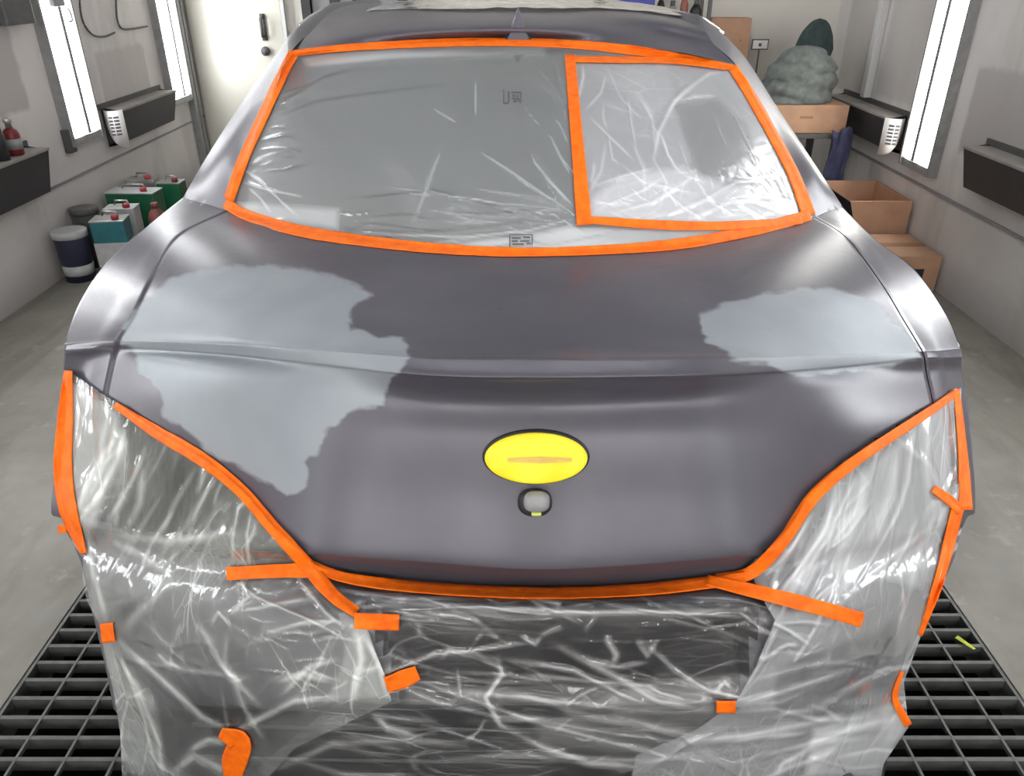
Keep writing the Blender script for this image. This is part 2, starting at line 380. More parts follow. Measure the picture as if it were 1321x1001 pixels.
# ------------------------------------------------------------------ fluorescent wall fixtures
def wall_light(side, y0, y1, z0, z1, label, vis=True, tube='tube'):
    X = XL if side < 0 else XR; s = -side; fx = lambda d: X + s*d
    r = thing('wall_light', (X + s*.03, (y0+y1)/2, z0), label, 'light', 'fluorescent lights on the side walls')
    def bx(mb, d0, d1, a, b_, c, d): mb.box(min(fx(d0), fx(d1)), max(fx(d0), fx(d1)), a, b_, c, d); return mb
    m = MB(); bx(m, .001, .012, y0-.03, y1+.03, z0-.05, z1+.03)
    m.build('back_plate', M['light_frame'], r)
    m = MB(); bx(m, .012, .055, y0-.028, y0-.012, z0-.05, z1+.03); bx(m, .012, .055, y1+.012, y1+.028, z0-.05, z1+.03)
    bx(m, .012, .05, y0-.012, y1+.012, z0-.05, z0-.008); bx(m, .012, .05, y0-.012, y1+.012, z1+.008, z1+.03)
    m.build('frame', M['lframe_dark'], r)
    ym = (y0+y1)/2
    m = MB(); bx(m, .012, .068, ym-.016, ym+.016, z0, z1); m.build('divider', M['lframe_dark'], r)
    for a, c in ((y0+.01, ym-.02), (ym+.02, y1-.01)):
        yc = (a+c)/2; rr = (c-a)/2
        m = MB(); prof = [(.001, 0), (1, .004), (1, z1-z0-.004), (.001, z1-z0)]
        V = []; n = 16
        for q, h in prof:
            for k in range(n):
                an = 2*math.pi*k/n; V.append((fx(.036 + .022*math.sin(an)*q), yc + rr*math.cos(an)*q, z0+h))
        Fq = [(i*n+k, i*n+(k+1) % n, (i+1)*n+(k+1) % n, (i+1)*n+k) for i in range(3) for k in range(n)]
        m.add(V, Fq); m.build('tube', M[tube], r, True)
wall_light(-1, 4.60, 4.90, 0.70, 2.3, 'nearer twin tube light on the left wall, left of the tray with paper')
wall_light(-1, 6.10, 6.42, 0.70, 2.3, 'twin tube wall light on the left wall beside the white door')
wall_light(1, 4.30, 4.60, 0.60, 2.3, 'bright twin tube light on the right wall', tube='tubew')
wall_light(-1, 1.4, 1.7, 0.70, 2.3, 'twin tube light on the left wall beside the car')
wall_light(1, 1.3, 1.6, 0.70, 2.3, 'twin tube light on the right wall beside the car')
wall_light(-1, 3.0, 3.3, 0.70, 2.3, 'twin tube light on the left wall just outside the view')
wall_light(1, 2.7, 3.0, 0.70, 2.3, 'twin tube light on the right wall just outside the view')
wall_light(-1, -1.5, -1.2, 0.70, 2.3, 'twin tube light on the left wall behind the car')
wall_light(1, -1.5, -1.2, 0.70, 2.3, 'twin tube light on the right wall behind the car')
for (x, y, lb) in ((-1.75, 4.6, 'far left'), (1.6, 4.4, 'far right'), (-1.75, 1.6, 'middle left'), (1.6, 1.6, 'middle right')):
    r = thing('ceiling_light', (x, y, ZC-.1), 'long twin tube ceiling light, %s of four' % lb, 'light', 'ceiling lights of the booth')
    MB().box(x-.16, x+.16, y-.65, y+.65, ZC-.04, ZC-.001).build('housing', M['light_frame'], r)
    for dx in (-.08, .08):
        m = MB(); m.lathe(x+dx, y-.6, [(.001, 0), (.022, .002), (.022, 1.198), (.001, 1.2)], 12, 'y', ZC-.066); m.build('tube', M['tubec'], r, True)

# unseen lamps added behind the viewer to brighten the rear of the car
for x0, lb in ((-1.9, 'leftmost'), (-.75, 'second from left'), (.75, 'third from left'), (1.9, 'rightmost')):
    r = thing('wall_light', (x0, YN+.03, .9), '%s added twin tube light on the unseen wall behind the viewer' % lb, 'light', 'added fluorescent lights on the near wall')
    MB().box(x0-.18, x0+.18, YN+.001, YN+.02, .85, 2.75).build('back_plate', M['light_frame'], r)
    for dx in (-.08, .08):
        m = MB(); m.lathe(x0+dx, YN+.06, [(.001, 0), (.035, .004), (.035, 1.796), (.001, 1.8)], 12, 'z', .9); m.build('tube', M['tuben_added'], r, True)

for x0, lb in ((-.82, 'left'), (.82, 'right')):  # unseen lamps added so the spoiler band catches a bright reflection
    r = thing('ceiling_light', (x0, .95, ZC-.1), 'added unseen crosswise twin tube ceiling light above the viewer, on the %s' % lb, 'light', 'added crosswise ceiling lights')
    MB().box(x0-.78, x0+.78, .79, 1.11, ZC-.04, ZC-.001).build('housing', M['light_frame'], r)
    for dy in (-.08, .08):
        m = MB(); m.lathe(x0-.75, .95+dy, [(.001, 0), (.022, .002), (.022, 1.498), (.001, 1.5)], 12, 'x', ZC-.066); m.build('tube', M['tubex_added'], r, True)
# ------------------------------------------------------------------ wall trays with paper notices
def tray(side, y0, y1, z0, z1, label):
    X = XL if side < 0 else XR; s = -side; fx = lambda d: X + s*d
    r = thing('wall_tray', (fx(.07), (y0+y1)/2, z0), label, 'tray', 'dark trays mounted on the side walls')
    d = .13
    sec = [(.002, z0-.02), (d-.05, z0), (d, z1-.01), (d-.008, z1-.01), (d-.055, z0+.02), (.014, z0)]
    V = [(fx(a), y, z) for y in (y0, y1) for a, z in sec]; n = len(sec)
    m = MB().add(V, [tuple(range(n)), tuple(range(n, 2*n))[::-1]] + [(i, (i+1) % n, n+(i+1) % n, n+i) for i in range(n)])
    for yy in (y0, y1-.01):
        V = [(fx(a), yy+q, z) for q in (0, .01) for a, z in [(.002, z0-.02), (d-.05, z0), (d, z1-.01), (.002, z1+.01)]]
        m.add(V, [(0,1,2,3),(7,6,5,4),(0,4,5,1),(1,5,6,2),(2,6,7,3),(3,7,4,0)])
    m.build('body', M['tray_front'], r)
    m = MB(); m.box(min(fx(.002), fx(d+.006)), max(fx(.002), fx(d+.006)), y0, y1, z1-.012, z1); m.build('top_lip', M['tray_top'], r)
    m = MB(); m.box(min(fx(.001), fx(.012)), max(fx(.001), fx(.012)), y0-.03, y1+.03, z1-.004, z1+.03); m.build('wall_bracket', M['grey_dark'], r)
    return r
tray(-1, 5.06, 5.95, .575, .785, 'dark left wall tray right of the light with white paper on its end')
tray(-1, 3.2, 4.17, .50, .73, 'dark wall tray at the left edge holding a red bottle')
tray(1, 4.74, 5.70, .60, .79, 'dark wall tray on the right wall beside the blanket pile')
tray(1, 2.9, 3.86, .60, .80, 'dark wall tray on the right wall nearest the viewer')
# hole in the left tray's far end, covers at its near end
def notice(side, y, z0, z1, label):
    X = XL if side < 0 else XR; s = -side; fx = lambda d: X + s*d
    r = thing('paper_notice', (fx(.08), y, z0), label, 'paper', 'printed papers on the wall trays')
    V = []; Fq = []; n = 9
    for i in range(n):   # a sheet bent around the front corner, hanging from the tray's end
        f = i/(n-1); a = fx(.025 + .115*f); yy = y - .05*math.sin(math.pi*min(1, f*1.0)) - .006 + (.0 if f < .9 else .03*(f-.9)*10*.3)
        lo = z0 + (.14*(1-f)**2)
        V += [(a, yy, z1+.004), (a, yy, lo), (a, yy+.0015, z1+.004), (a, yy+.0015, lo)]
    for i in range(n-1):
        a, b_ = 4*i, 4*(i+1); Fq += [(a, a+1, b_+1, b_), (a+2, b_+2, b_+3, a+3), (a, b_, b_+2, a+2), (a+1, a+3, b_+3, b_+1)]
    Fq += [(0, 2, 3, 1), (4*n-4, 4*n-3, 4*n-1, 4*n-2)]
    mk('sheet', V, Fq, M['paper'], r, True)
    m = MB()
    for q in range(6):
        for c in range(2):
            f0, f1 = (.42, .62) if c == 0 else (.66, .86)
            zz = z1 - .03 - q*.02
            P = []
            for f in (f0, f1):
                a = fx(.025+.115*f); yy = y - .05*math.sin(math.pi*f) - .009
                P += [(a, yy, zz), (a, yy, zz-.012)]
            m.add([P[0], P[1], P[3], P[2]], [(0, 1, 2, 3)])
    m.build('print', M['ink'], r)
notice(-1, 5.05, .56, .78, 'white printed paper on the end of the left wall tray')
notice(1, 4.73, .58, .785, 'white printed paper on the end of the right wall tray')

# cable loops on the left wall
def cable(pxs, name, label, r=.006, X=XL+.012):
    pts = smooth_poly(pxs, 6); m = MB().tube([PX(p[0], p[1], X) for p in pts], r); o = m.build(name, M['grey_dark'], None, True); tag(o, label, 'cable', 'thin cables hanging on the left wall'); return o
cable([(104, -30), (103, 5), (108, 30), (120, 45), (135, 47), (148, 42)], 'wall_cable', 'thin dark cable loop hanging right of the near left light')
cable([(149, -30), (150, 10), (152, 28), (158, 37), (172, 37), (190, 34)], 'wall_cable', 'thin dark cable bending right, left of the far light')
cable([(84, 9), (90, 15), (93, 26), (88, 28)], 'wall_cable', 'thin wire curl over the near left light', .004, XL+.08)
m = MB()
p = PX(72, 3, XL+.09); m.box(p.x-.015, p.x+.02, p.y-.05, p.y+.06, p.z-.02, p.z+.05, bev=.008); tag(m.build('light_clip', M['grey'], None), 'small grey clip across the near left wall light', 'clip')
p = PX(14, 12, XL+.06); m = MB(); m.box(XL+.002, XL+.10, p.y-.12, p.y+.13, p.z-.07, p.z+.3, bev=.012)
o = m.build('wall_box', M['grey_dark']); tag(o, 'dark box fixed high on the left wall at the corner of view', 'box')
p = PX(89, 183, XL+.02); m = MB(); m.box(XL+.002, XL+.04, p.y-.035, p.y+.035, p.z-.06, p.z+.07, bev=.006)
tag(m.build('wall_switch', M['grey_dark']), 'small dark switch at the foot of the near left wall light', 'switch')

# bottles on the near left tray
p = PX(20, 178, XL+.075)
r = thing('spray_bottle', (p.x, 3.98, .73), 'dark red bottle with metal neck lying on the left edge tray', 'bottle')
m = MB(); m.lathe(p.x, 3.98, [(.001, 0), (.036, .002), (.038, .01), (.038, .10), (.03, .12), (.016, .13)], 20, 'z', .731); m.build('bottle_body', M['dkred'], r, True)
m = MB(); m.lathe(p.x, 3.98, [(.015, .13), (.015, .155), (.02, .157), (.02, .175), (.008, .18)], 16, 'z', .731); m.build('cap', M['tin'], r, True)
m = MB(); m.lathe(p.x, 3.98, [(.0385, .03), (.0385, .08)], 20, 'z', .731); m.build('paper_band', M['grey'], r, True)
r = thing('black_jar', (p.x, 3.85, .73), 'small black jar at the left edge beside the red bottle', 'jar')
m = MB(); m.lathe(p.x, 3.85, [(.001, 0), (.04, .002), (.04, .12), (.03, .13)], 20, 'z', .731); m.build('jar_body', M['black'], r, True)
m = MB(); m.lathe(p.x, 3.85, [(.034, .13), (.034, .155), (.001, .156)], 20, 'z', .731); m.build('jar_lid', M['grey_dark'], r, True)

# ------------------------------------------------------------------ cans along the left wall
def can_square(x, y, z, sx, sy, h, mat, topm, label, cap='red', rz=0, band=None):
    r = thing('solvent_can', (x, y, z), label, 'can', 'cans and jugs by the left wall')
    m = MB(); m.box(x-sx, x+sx, y-sy, y+sy, z, z+h-.006, rz, bev=.008); m.build('can_body', mat, r)
    m = MB(); m.box(x-sx-.002, x+sx+.002, y-sy-.002, y+sy+.002, z+h-.008, z+h, rz, bev=.003)
    m.build('can_top', topm, r)
    m = MB(); m.lathe(x+sx*.5, y-sy*.4, [(.02, 0), (.02, .022), (.001, .024)], 14, 'z', z+h); m.build('cap', M[cap], r, True)
    m = MB(); m.tube([(x-sx*.6, y+sy*.5, z+h), (x-sx*.5, y+sy*.5, z+h+.025), (x+sx*.3, y+sy*.5, z+h+.025), (x+sx*.4, y+sy*.5, z+h)], .006); m.build('handle', M['tin'], r, True)
    if band:
        m = MB(); m.box(x-sx-.0015, x+sx+.0015, y-sy-.0015, y+sy+.0015, z+h*.2, z+h*.62, rz); m.build('label_band', M[band], r)
    return r
def jug(x, y, z, rad, h, mat, label, cap='red', topm=None):
    r = thing('round_bottle', (x, y, z), label, 'bottle', 'cans and jugs by the left wall')
    m = MB(); m.lathe(x, y, [(.001, 0), (rad*.95, .002), (rad, .01), (rad, h*.72), (rad*.8, h*.82), (rad*.35, h*.9), (rad*.33, h*.92)], 20, 'z', z); m.build('bottle_body', mat, r, True)
    m = MB(); m.lathe(x, y, [(rad*.4, h*.9), (rad*.4, h), (.001, h+.001)], 14, 'z', z); m.build('cap', M[cap], r, True)
    return r
def bucket(x, y, z, rad, h, mat, label, band='white_p'):
    r = thing('paint_bucket', (x, y, z), label, 'bucket', 'cans and jugs by the left wall')
    m = MB(); m.lathe(x, y, [(.001, 0), (rad*.88, .001), (rad, h*.95), (rad, h)], 26, 'z', z); m.build('bucket_body', mat, r, True)
    m = MB(); m.lathe(x, y, [(rad*1.05, h-.03), (rad*1.05, h+.004), (rad*.9, h+.006), (.001, h+.003)], 26, 'z', z); m.build('lid', M['white_p'] if band else M['grey_dark'], r, True)
    if band:
        m = MB(); m.lathe(x, y, [(rad*.905, h*.14), (rad*.94, h*.34)], 26, 'z', z); m.build('paper_label', M[band], r, True)
    return r
bucket(-2.45, 4.18, 0, .088, .28, M['navy'], 'navy blue bucket with a white label, nearest of the containers by the left wall')
can_square(-2.25, 4.26, 0, .09, .065, .33, M['teal'], M['tin'], 'teal and white square can right of the navy bucket', 'red', .15, 'white_p')
bucket(-2.47, 4.42, 0, .075, .34, M['grey_dark'], 'dark grey bucket against the left wall behind the navy one', None)
can_square(-2.29, 4.50, 0, .085, .06, .33, M['white_p'], M['white_p'], 'white topped square can behind the teal can', 'red', .1)
jug(-2.13, 4.58, 0, .05, .33, M['brown'], 'red-brown bottle standing in front of the green can', 'brown')
can_square(-2.36, 4.84, 0, .15, .075, .34, M['green'], M['white_p'], 'large green square can with a white top', 'red', -.03)
can_square(-2.44, 5.16, 0, .09, .06, .34, M['tin'], M['tin'], 'silver square can with red cap behind the green can', 'red', .1)
can_square(-2.24, 5.12, 0, .075, .06, .33, M['green'], M['tin'], 'darker green can with tin top farthest along the left wall', 'dkred', 0)
jug(-2.10, 5.24, 0, .045, .30, M['dkred'], 'dark red bottle right of the farthest green can', 'black')

# ------------------------------------------------------------------ boxes, blanket pile, rack on the right
def open_box(x0, x1, y0, y1, z0, z1, label, flaps=True):
    r = thing('cardboard_box', ((x0+x1)/2, (y0+y1)/2, z0), label, 'box', 'cardboard boxes on the right')
    t_ = .008; m = MB(); m.box(x0, x1, y0, y1, z0, z0+t_); m.box(x0, x0+t_, y0, y1, z0, z1); m.box(x1-t_, x1, y0, y1, z0, z1)
    m.box(x0+t_, x1-t_, y0, y0+t_, z0, z1); m.box(x0+t_, x1-t_, y1-t_, y1, z0, z1); m.build('box_body', M['card'], r)
    if flaps:
        m = MB(); m.add([(x0+.01, y0+.01, z1), (x1-.01, y0+.01, z1), (x1-.05, y0+.12, z1-.10), (x0+.06, y0+.12, z1-.10)] , [(0,1,2,3)])
        m.add([(x0+.01, y0+.01, z1-.006), (x1-.01, y0+.01, z1-.006), (x1-.05, y0+.12, z1-.106), (x0+.06, y0+.12, z1-.106)] , [(3,2,1,0)])
        m.build('flap', M['card'], r)
        m = MB(); m.add([(x0, y0, z1), (x0, y1, z1), (x0-.07, y1-.02, z1-.09), (x0-.07, y0+.03, z1-.09)], [(0,1,2,3)]); m.add([(x0-.003, y0, z1-.004), (x0-.003, y1, z1-.004), (x0-.073, y1-.02, z1-.094), (x0-.073, y0+.03, z1-.094)], [(3,2,1,0)])
        m.build('flap', M['card_in'], r)
    return r
open_box(1.86, 2.30, 4.42, 4.92, 0, .38, 'open cardboard box with its flaps up by the right wall')
r = thing('cardboard_box', (2.12, 4.16, 0), 'closed low cardboard box with a dark print in front of the open box', 'box', 'cardboard boxes on the right')
MB().box(1.93, 2.305, 3.98, 4.38, 0.001, .20, bev=.004).build('box_body', M['card'], r)
MB().box(2.02, 2.22, 3.975, 3.979, .03, .13).build('printed_panel', M['black'], r)
MB().box(1.93, 2.30, 4.15, 4.21, .2005, .202).build('packing_tape', M['card_in'], r)
# table under the blanket pile
r = thing('side_table', (1.9, 5.35, 0), 'grey low table carrying the cardboard box and blankets', 'table')
MB().box(1.58, 2.12, 5.1, 5.62, .60, .63, bev=.004).build('table_top', M['grey_dark'], r)
for x, y in ((1.62, 5.14), (2.08, 5.14), (1.62, 5.58), (2.08, 5.58)): MB().box(x-.02, x+.02, y-.02, y+.02, 0, .60).build('leg', M['grey_dark'], r)
MB().box(1.6, 2.1, 5.12, 5.6, .2, .22).build('lower_shelf', M['grey'], r)
r = thing('cardboard_box', (1.86, 5.32, .63), 'flat cardboard box under the grey blankets', 'box', 'cardboard boxes on the right')
MB().box(1.58, 2.12, 5.12, 5.6, .631, .80, bev=.004).build('box_body', M['card'], r)
MB().box(1.82, 1.90, 5.117, 5.119, .72, .735).build('hand_hole', M['card_in'], r)
def heap(name, c, rad, mat, label, cat, seed, lay, lean=(0, 0), pw=2.4, n=72):
    V = []; Fq = []; nm = 44
    for i in range(nm+1):
        h = i/nm; base = (1-h**pw)**(1/pw) if i < nm else .001
        for k in range(n):
            ph = 2*math.pi*k/n; d = Vector((math.cos(ph), math.sin(ph), 0))
            sag = .5*noise.noise(Vector((d.x*.9, d.y*.9, seed)))      # folds dip and rise around the heap
            fold = abs(math.sin(math.pi*lay*(h + .34*sag + .10*d.x + .10*noise.noise(Vector((d.x*2.5, d.y*2.5, h*3+seed))))))**.6
            f = base*(.84 + .13*fold + .05*noise.noise(Vector((d.x*4, d.y*4, h*9))) + .12*noise.noise(Vector((d.x*1.4, d.y*1.4, seed+h*2)))) 
            V.append(Vector(c) + Vector((d.x*rad[0]*f + lean[0]*h, d.y*rad[1]*f + lean[1]*h, rad[2]*(h + .05*sag*(1-h)*(h > 0)))))
    for i in range(nm):
        for k in range(n): Fq.append((i*n+k, i*n+(k+1) % n, (i+1)*n+(k+1) % n, (i+1)*n+k))
    Fq.append(tuple(range(n))[::-1])
    return tag(mk(name, V, Fq, mat, None, True), label, cat)
heap('folded_blanket', (1.82, 5.30, .802), (.25, .18, .33), M['blanket'], 'crumpled grey blanket heaped on the cardboard box', 'blanket', 3.1, 3.2, (.03, 0))
heap('dark_cloth', (1.965, 5.55, .802), (.17, .055, .47), M['blanket_d'], 'dark green cloth peaking behind the grey blanket', 'cloth', 5.7, 1.6, (.03, 0), 2.1)
V = []; Fq = []
for i in range(10):
    for k in range(7):
        V.append((2.02 + k*.022 + .012*math.sin(i*.8+k), 5.09 - .02*math.sin(k*1.9+i*.35) - .01, .66 - i*.043 - .02*math.sin(k)))
for i in range(9):
    for k in range(6): Fq.append((i*7+k, i*7+k+1, (i+1)*7+k+1, (i+1)*7+k))
o = mk('blue_rag', V, Fq, M['blue_cloth'], None, True); tag(o, 'blue rag hanging from the table beside the right wall tray', 'cloth'); sm = o.modifiers.new('s', 'SOLIDIFY'); sm.thickness = .012
r = thing('cardboard_box', (1.56, yb(1.56)-.12, 0), 'tall cardboard box standing against the back wall', 'box', 'cardboard boxes on the right')
MB().box(1.40, 1.68, 6.0, 6.13, 0, 1.25, bev=.004).build('box_body', M['card'], r)
MB().box(1.61, 1.625, 5.997, 5.999, 1.10, 1.115).build('hand_hole', M['card_in'], r)
# little sign
r = thing('tag_sign', (1.765, 6.02, 0), 'small white tag sign with dark border on a thin post', 'sign')
MB().box(1.706, 1.826, 6.016, 6.024, 1.045, 1.115).build('sign_border', M['grey_dark'], r)
MB().box(1.714, 1.818, 6.013, 6.0155, 1.053, 1.107).build('sign_plate', M['paper'], r)
MB().box(1.755, 1.775, 6.010, 6.0125, 1.068, 1.088).build('sign_mark', M['ink'], r)
MB().tube([(1.765, 6.02, .03), (1.765, 6.02, 1.046)], .006).build('post', M['grey_dark'], r)
MB().box(1.70, 1.83, 5.96, 6.08, .001, .03).build('base', M['grey_dark'], r)
# rack with clutter at the back
r = thing('storage_rack', (1.0, 6.05, 0), 'dark storage rack behind the car roof on the right', 'rack')
MB().box(.62, 1.36, 5.88, 6.16, 1.05, 1.08).build('shelf', M['grey_dark'], r)
MB().box(.62, 1.36, 5.88, 6.16, .5, .53).build('shelf', M['grey_dark'], r)
MB().box(.62, 1.36, 5.88, 6.16, 1.62, 1.65).build('shelf', M['grey_dark'], r)
for x in (.63, 1.35):
    for y in (5.89, 6.15): MB().box(x-.012, x+.012, y-.012, y+.012, 0, 1.8).build('post', M['grey_dark'], r)
r = thing('storage_crate', (.86, 6.0, 1.08), 'blue plastic crate on the rack', 'crate')
MB().box(.74, .98, 5.92, 6.1, 1.081, 1.42, bev=.01).build('crate_body', M['blue'], r)
MB().box(.73, .99, 5.91, 6.11, 1.40, 1.43, bev=.004).build('rim', M['navy'], r)
for i, (x0, x1, z1, mt, lb) in enumerate(((1.0, 1.06, 1.40, 'black', 'black bottle on the rack right of the blue crate'), (1.075, 1.15, 1.36, 'grey', 'grey canister on the rack'), (1.165, 1.22, 1.42, 'brown', 'brown bottle on the rack'), (1.235, 1.32, 1.37, 'black', 'dark canister at the right end of the rack'))):
    r = thing('canister', ((x0+x1)/2, 5.98, 1.08), lb, 'bottle', 'bottles on the rack'); rad = (x1-x0)/2; h = z1-1.08
    m = MB(); m.lathe((x0+x1)/2, 5.98, [(.001, 0), (rad, .002), (rad, h*.75), (rad*.5, h*.88)], 16, 'z', 1.081); m.build('body', M[mt], r, True)
    m = MB(); m.lathe((x0+x1)/2, 5.98, [(rad*.45, h*.86), (rad*.45, h), (.001, h)], 12, 'z', 1.081); m.build('cap', M['grey_dark'], r, True)
r = thing('storage_cabinet', (-.45, 6.15, 0), 'grey steel cabinet against the back wall left of centre', 'cabinet')
MB().box(-.7, -.2, 6.0, 6.3, 0, 1.38, bev=.006).build('cabinet_body', M['grey_dark'], r)
for x in (-.69, -.445): MB().box(x, x+.235, 5.985, 5.999, .05, 1.33).build('cabinet_door', M['grey'], r)

# ------------------------------------------------------------------ floor grates
def grate(x0, x1, label):
    r = thing('floor_grate', ((x0+x1)/2, (GY0+GY1)/2, -.04), label, 'grate', 'steel floor grates over the trench')
    m = MB(); g = .004
    m.box(x0+g, x0+g+.008, GY0+g, GY1-g, -.04, -.001); m.box(x1-g-.008, x1-g, GY0+g, GY1-g, -.04, -.001)
    m.box(x0+g, x1-g, GY0+g, GY0+g+.008, -.04, -.001); m.box(x0+g, x1-g, GY1-g-.008, GY1-g, -.04, -.001); m.build('frame', M['steel'], r)
    m = MB(); y = GY0+.055
    while y < GY1-.03: m.box(x0+g+.006, x1-g-.006, y-.005, y+.005, -.036, -.002); y += .055
    m.build('cross_bars', M['steel'], r)
    m = MB(); n = round((x1-x0)/.112)
    for i in range(1, n): x = x0 + (x1-x0)*i/n; m.box(x-.003, x+.003, GY0+g+.006, GY1-g-.006, -.012, -.001)
    m.build('long_rods', M['steel'], r)
grate(GX0, 0.0, 'steel floor grate left of the car'); grate(0.0, GX1, 'steel floor grate right of the car')
p = PZ(1246, 830, .003); V = [(p.x-.018, p.y+.02, .001), (p.x-.008, p.y+.026, .003), (p.x+.016, p.y-.018, .002), (p.x+.006, p.y-.024, .006)]
o = mk('tape_scrap', V + [Vector(v)+Vector((0, 0, .002)) for v in V], [(0,1,2,3),(7,6,5,4),(0,4,5,1),(1,5,6,2),(2,6,7,3),(3,7,4,0)], M['amber']); tag(o, 'small yellow-green tape scrap on the right floor grate', 'scrap')

# ------------------------------------------------------------------ THE CAR
CX = 0.025
car = thing('car', (CX, 3.1, 0), 'grey sanded two-door car seen from behind, windows and bumper masked with film and orange tape', 'car')
def rowz(pts, zs): return [PZ(x, y, z) for (x, y), z in zip(pts, zs)]
def rowy(pts, base, offs): return [PY(x, y, base+o) for (x, y), o in zip(pts, offs)]
OFF = [.50, .44, .35, .11, .03, .006, 0, .003, .02, .09, .31, .40, .47]
def zprof(zc, zq, zs):   # centre, seam, silhouette -> 13 values
    f = lambda s: zc + (zq-zc)*(s/.8)**2.2
    L = [zs, zq+(zs-zq)*.5, zq, f(.58), f(.38), f(.19), zc]; return L + L[-2::-1]
R = []
R.append(rowz([(236,255),(262,262),(292,272),(350,290),(450,308),(560,322),(668,328),(780,326),(880,320),(970,306),(1052,280),(1070,272),(1088,268)], zprof(1.07, 1.02, 1.005)))
R.append(rowz([(190,292),(208,298),(228,305),(310,330),(430,350),(560,362),(672,366),(790,364),(900,354),(1000,338),(1092,306),(1112,303),(1128,308)], zprof(1.068, 1.012, .985)))
R.append(rowz([(138,338),(166,350),(192,364),(290,385),(420,400),(550,410),(676,414),(800,410),(920,400),(1030,385),(1136,363),(1158,352),(1180,348)], zprof(1.058, .99, .955)))
R.append(rowz([(103,390),(138,399),(170,410),(280,425),(410,438),(545,446),(680,450),(810,448),(930,444),(1050,432),(1166,412),(1195,402),(1220,404)], zprof(1.046, .955, .91)))
R.append(rowz([(84,440),(118,438),(152,438),(280,440),(410,450),(545,460),(682,462),(815,462),(940,460),(1065,456),(1189,450),(1216,448),(1238,446)], zprof(1.052, .925, .877)))
R.append(rowz([(84,443),(117,441),(151,440),(280,444),(410,454),(545,463),(683,465),(816,465),(941,464),(1066,460),(1190,453),(1217,451),(1239,449)], [z-.0015 for z in zprof(1.052, .925, .877)]))
R.append(rowz([(83,450),(116,447),(150,446),(280,454),(410,468),(545,482),(685,485),(820,484),(945,481),(1070,473),(1193,460),(1219,458),(1241,458)], [.867,.8905,.9135,.970,1.010,1.030,1.036,1.030,1.010,.970,.9135,.8905,.867]))
R.append(rowz([(83,455),(115,452),(149,451),(279,460),(409,474),(545,488),(685,491),(821,490),(946,487),(1071,478),(1194,465),(1220,463),(1241,463)], [.859,.882,.904,.960,1.000,1.0195,1.0255,1.0195,1.000,.960,.904,.882,.859]))
R.append(rowy([(82,468),(112,467),(144,468),(275,482),(408,500),(545,514),(686,518),(823,517),(950,512),(1075,500),(1196,482),(1221,479),(1241,479)], 1.02, [.41,.385,.33,.125,.045,.01,0,.008,.035,.11,.30,.36,.41]))
R.append(rowy([(77,530),(103,532),(132,535),(265,550),(400,560),(545,565),(689,567),(830,565),(955,562),(1085,550),(1206,535),(1228,530),(1250,530)], .995, [.42,.375,.32,.12,.04,.01,0,.006,.03,.10,.29,.36,.42]))
R.append(rowy([(71,600),(98,603),(135,608),(265,625),(400,635),(545,642),(690,644),(830,641),(960,636),(1090,622),(1205,605),(1235,600),(1256,600)], .965, [.39,.34,.29,.11,.035,.01,0,.006,.03,.10,.27,.33,.39]))
R.append(rowy([(66,660),(98,668),(145,680),(270,700),(400,709),(545,719),(690,728),(830,722),(965,711),(1090,700),(1195,680),(1235,665),(1258,658)], .925, [.36,.31,.25,.10,.035,.012,0,.01,.035,.10,.24,.30,.36]))
R.append(rowy([(66+12,666),(102,674),(148,687),(271,706),(400,714),(545,724),(690,733),(830,727),(965,716),(1090,706),(1194,686),(1234,671),(1250,664)], .934, [.345,.30,.24,.10,.035,.012,0,.01,.035,.10,.23,.29,.345]))
R.append(rowy([(88,690),(108,697),(150,712),(275,730),(400,735),(545,750),(690,758),(830,753),(965,737),(1090,726),(1190,708),(1222,695),(1240,685)], .972, [.28,.26,.19,.07,.01,.005,0,.005,.01,.06,.18,.24,.27]))
R.append(rowy([(104,725),(118,735),(160,750),(280,762),(400,770),(545,778),(690,783),(830,779),(965,770),(1090,760),(1180,745),(1212,732),(1230,722)], .905, [.29,.25,.19,.08,.03,.008,0,.008,.03,.08,.18,.23,.27]))
R.append(rowy([(118,785),(134,790),(175,800),(290,808),(405,812),(545,816),(690,818),(830,816),(960,812),(1080,806),(1160,795),(1186,788),(1202,784)], .868, [.26,.23,.17,.07,.02,.006,0,.006,.02,.07,.17,.21,.25]))
R.append(rowy([(140,880),(160,886),(200,895),(300,902),(410,906),(545,909),(690,910),(830,909),(955,906),(1070,902),(1120,893),(1148,886),(1162,880)], .862, [.23,.20,.15,.06,.02,.006,0,.006,.02,.06,.14,.18,.22]))
R.append(rowy([(162,1001),(185,1003),(225,1006),(320,1010),(420,1012),(550,1014),(690,1015),(830,1014),(945,1012),(1050,1010),(1100,1006),(1125,1003),(1145,1001)], .885, [.19,.16,.12,.05,.02,.006,0,.006,.02,.05,.11,.15,.18]))
R.append(rowy([(190,1110),(215,1112),(255,1115),(340,1118),(430,1120),(555,1122),(690,1123),(825,1122),(935,1120),(1030,1118),(1075,1115),(1100,1112),(1120,1110)], .93, [.18,.15,.11,.05,.02,.006,0,.006,.02,.05,.11,.14,.17]))
NCS, NRS = 14, 10
G = np.array([[tuple(p) for p in r] for r in R])
G = cr_dense(cr_dense(G, NRS, 0), NCS, 1)
nr, nc = G.shape[:2]
SL, SRr = 2*NCS, 10*NCS
PIX = np.array([[proj(G[i, j]) for j in range(nc)] for i in range(nr)])
OUT_L = [(84,478),(133,511),(150,521),(200,556),(260,592),(310,632),(350,677),(395,718)]
OUT_B = [(395,724),(450,740),(560,754),(700,760),(820,756),(900,748),(965,738)]
OUT_R = [(965,730),(1010,690),(1050,632),(1100,590),(1150,555),(1200,525),(1240,500)]
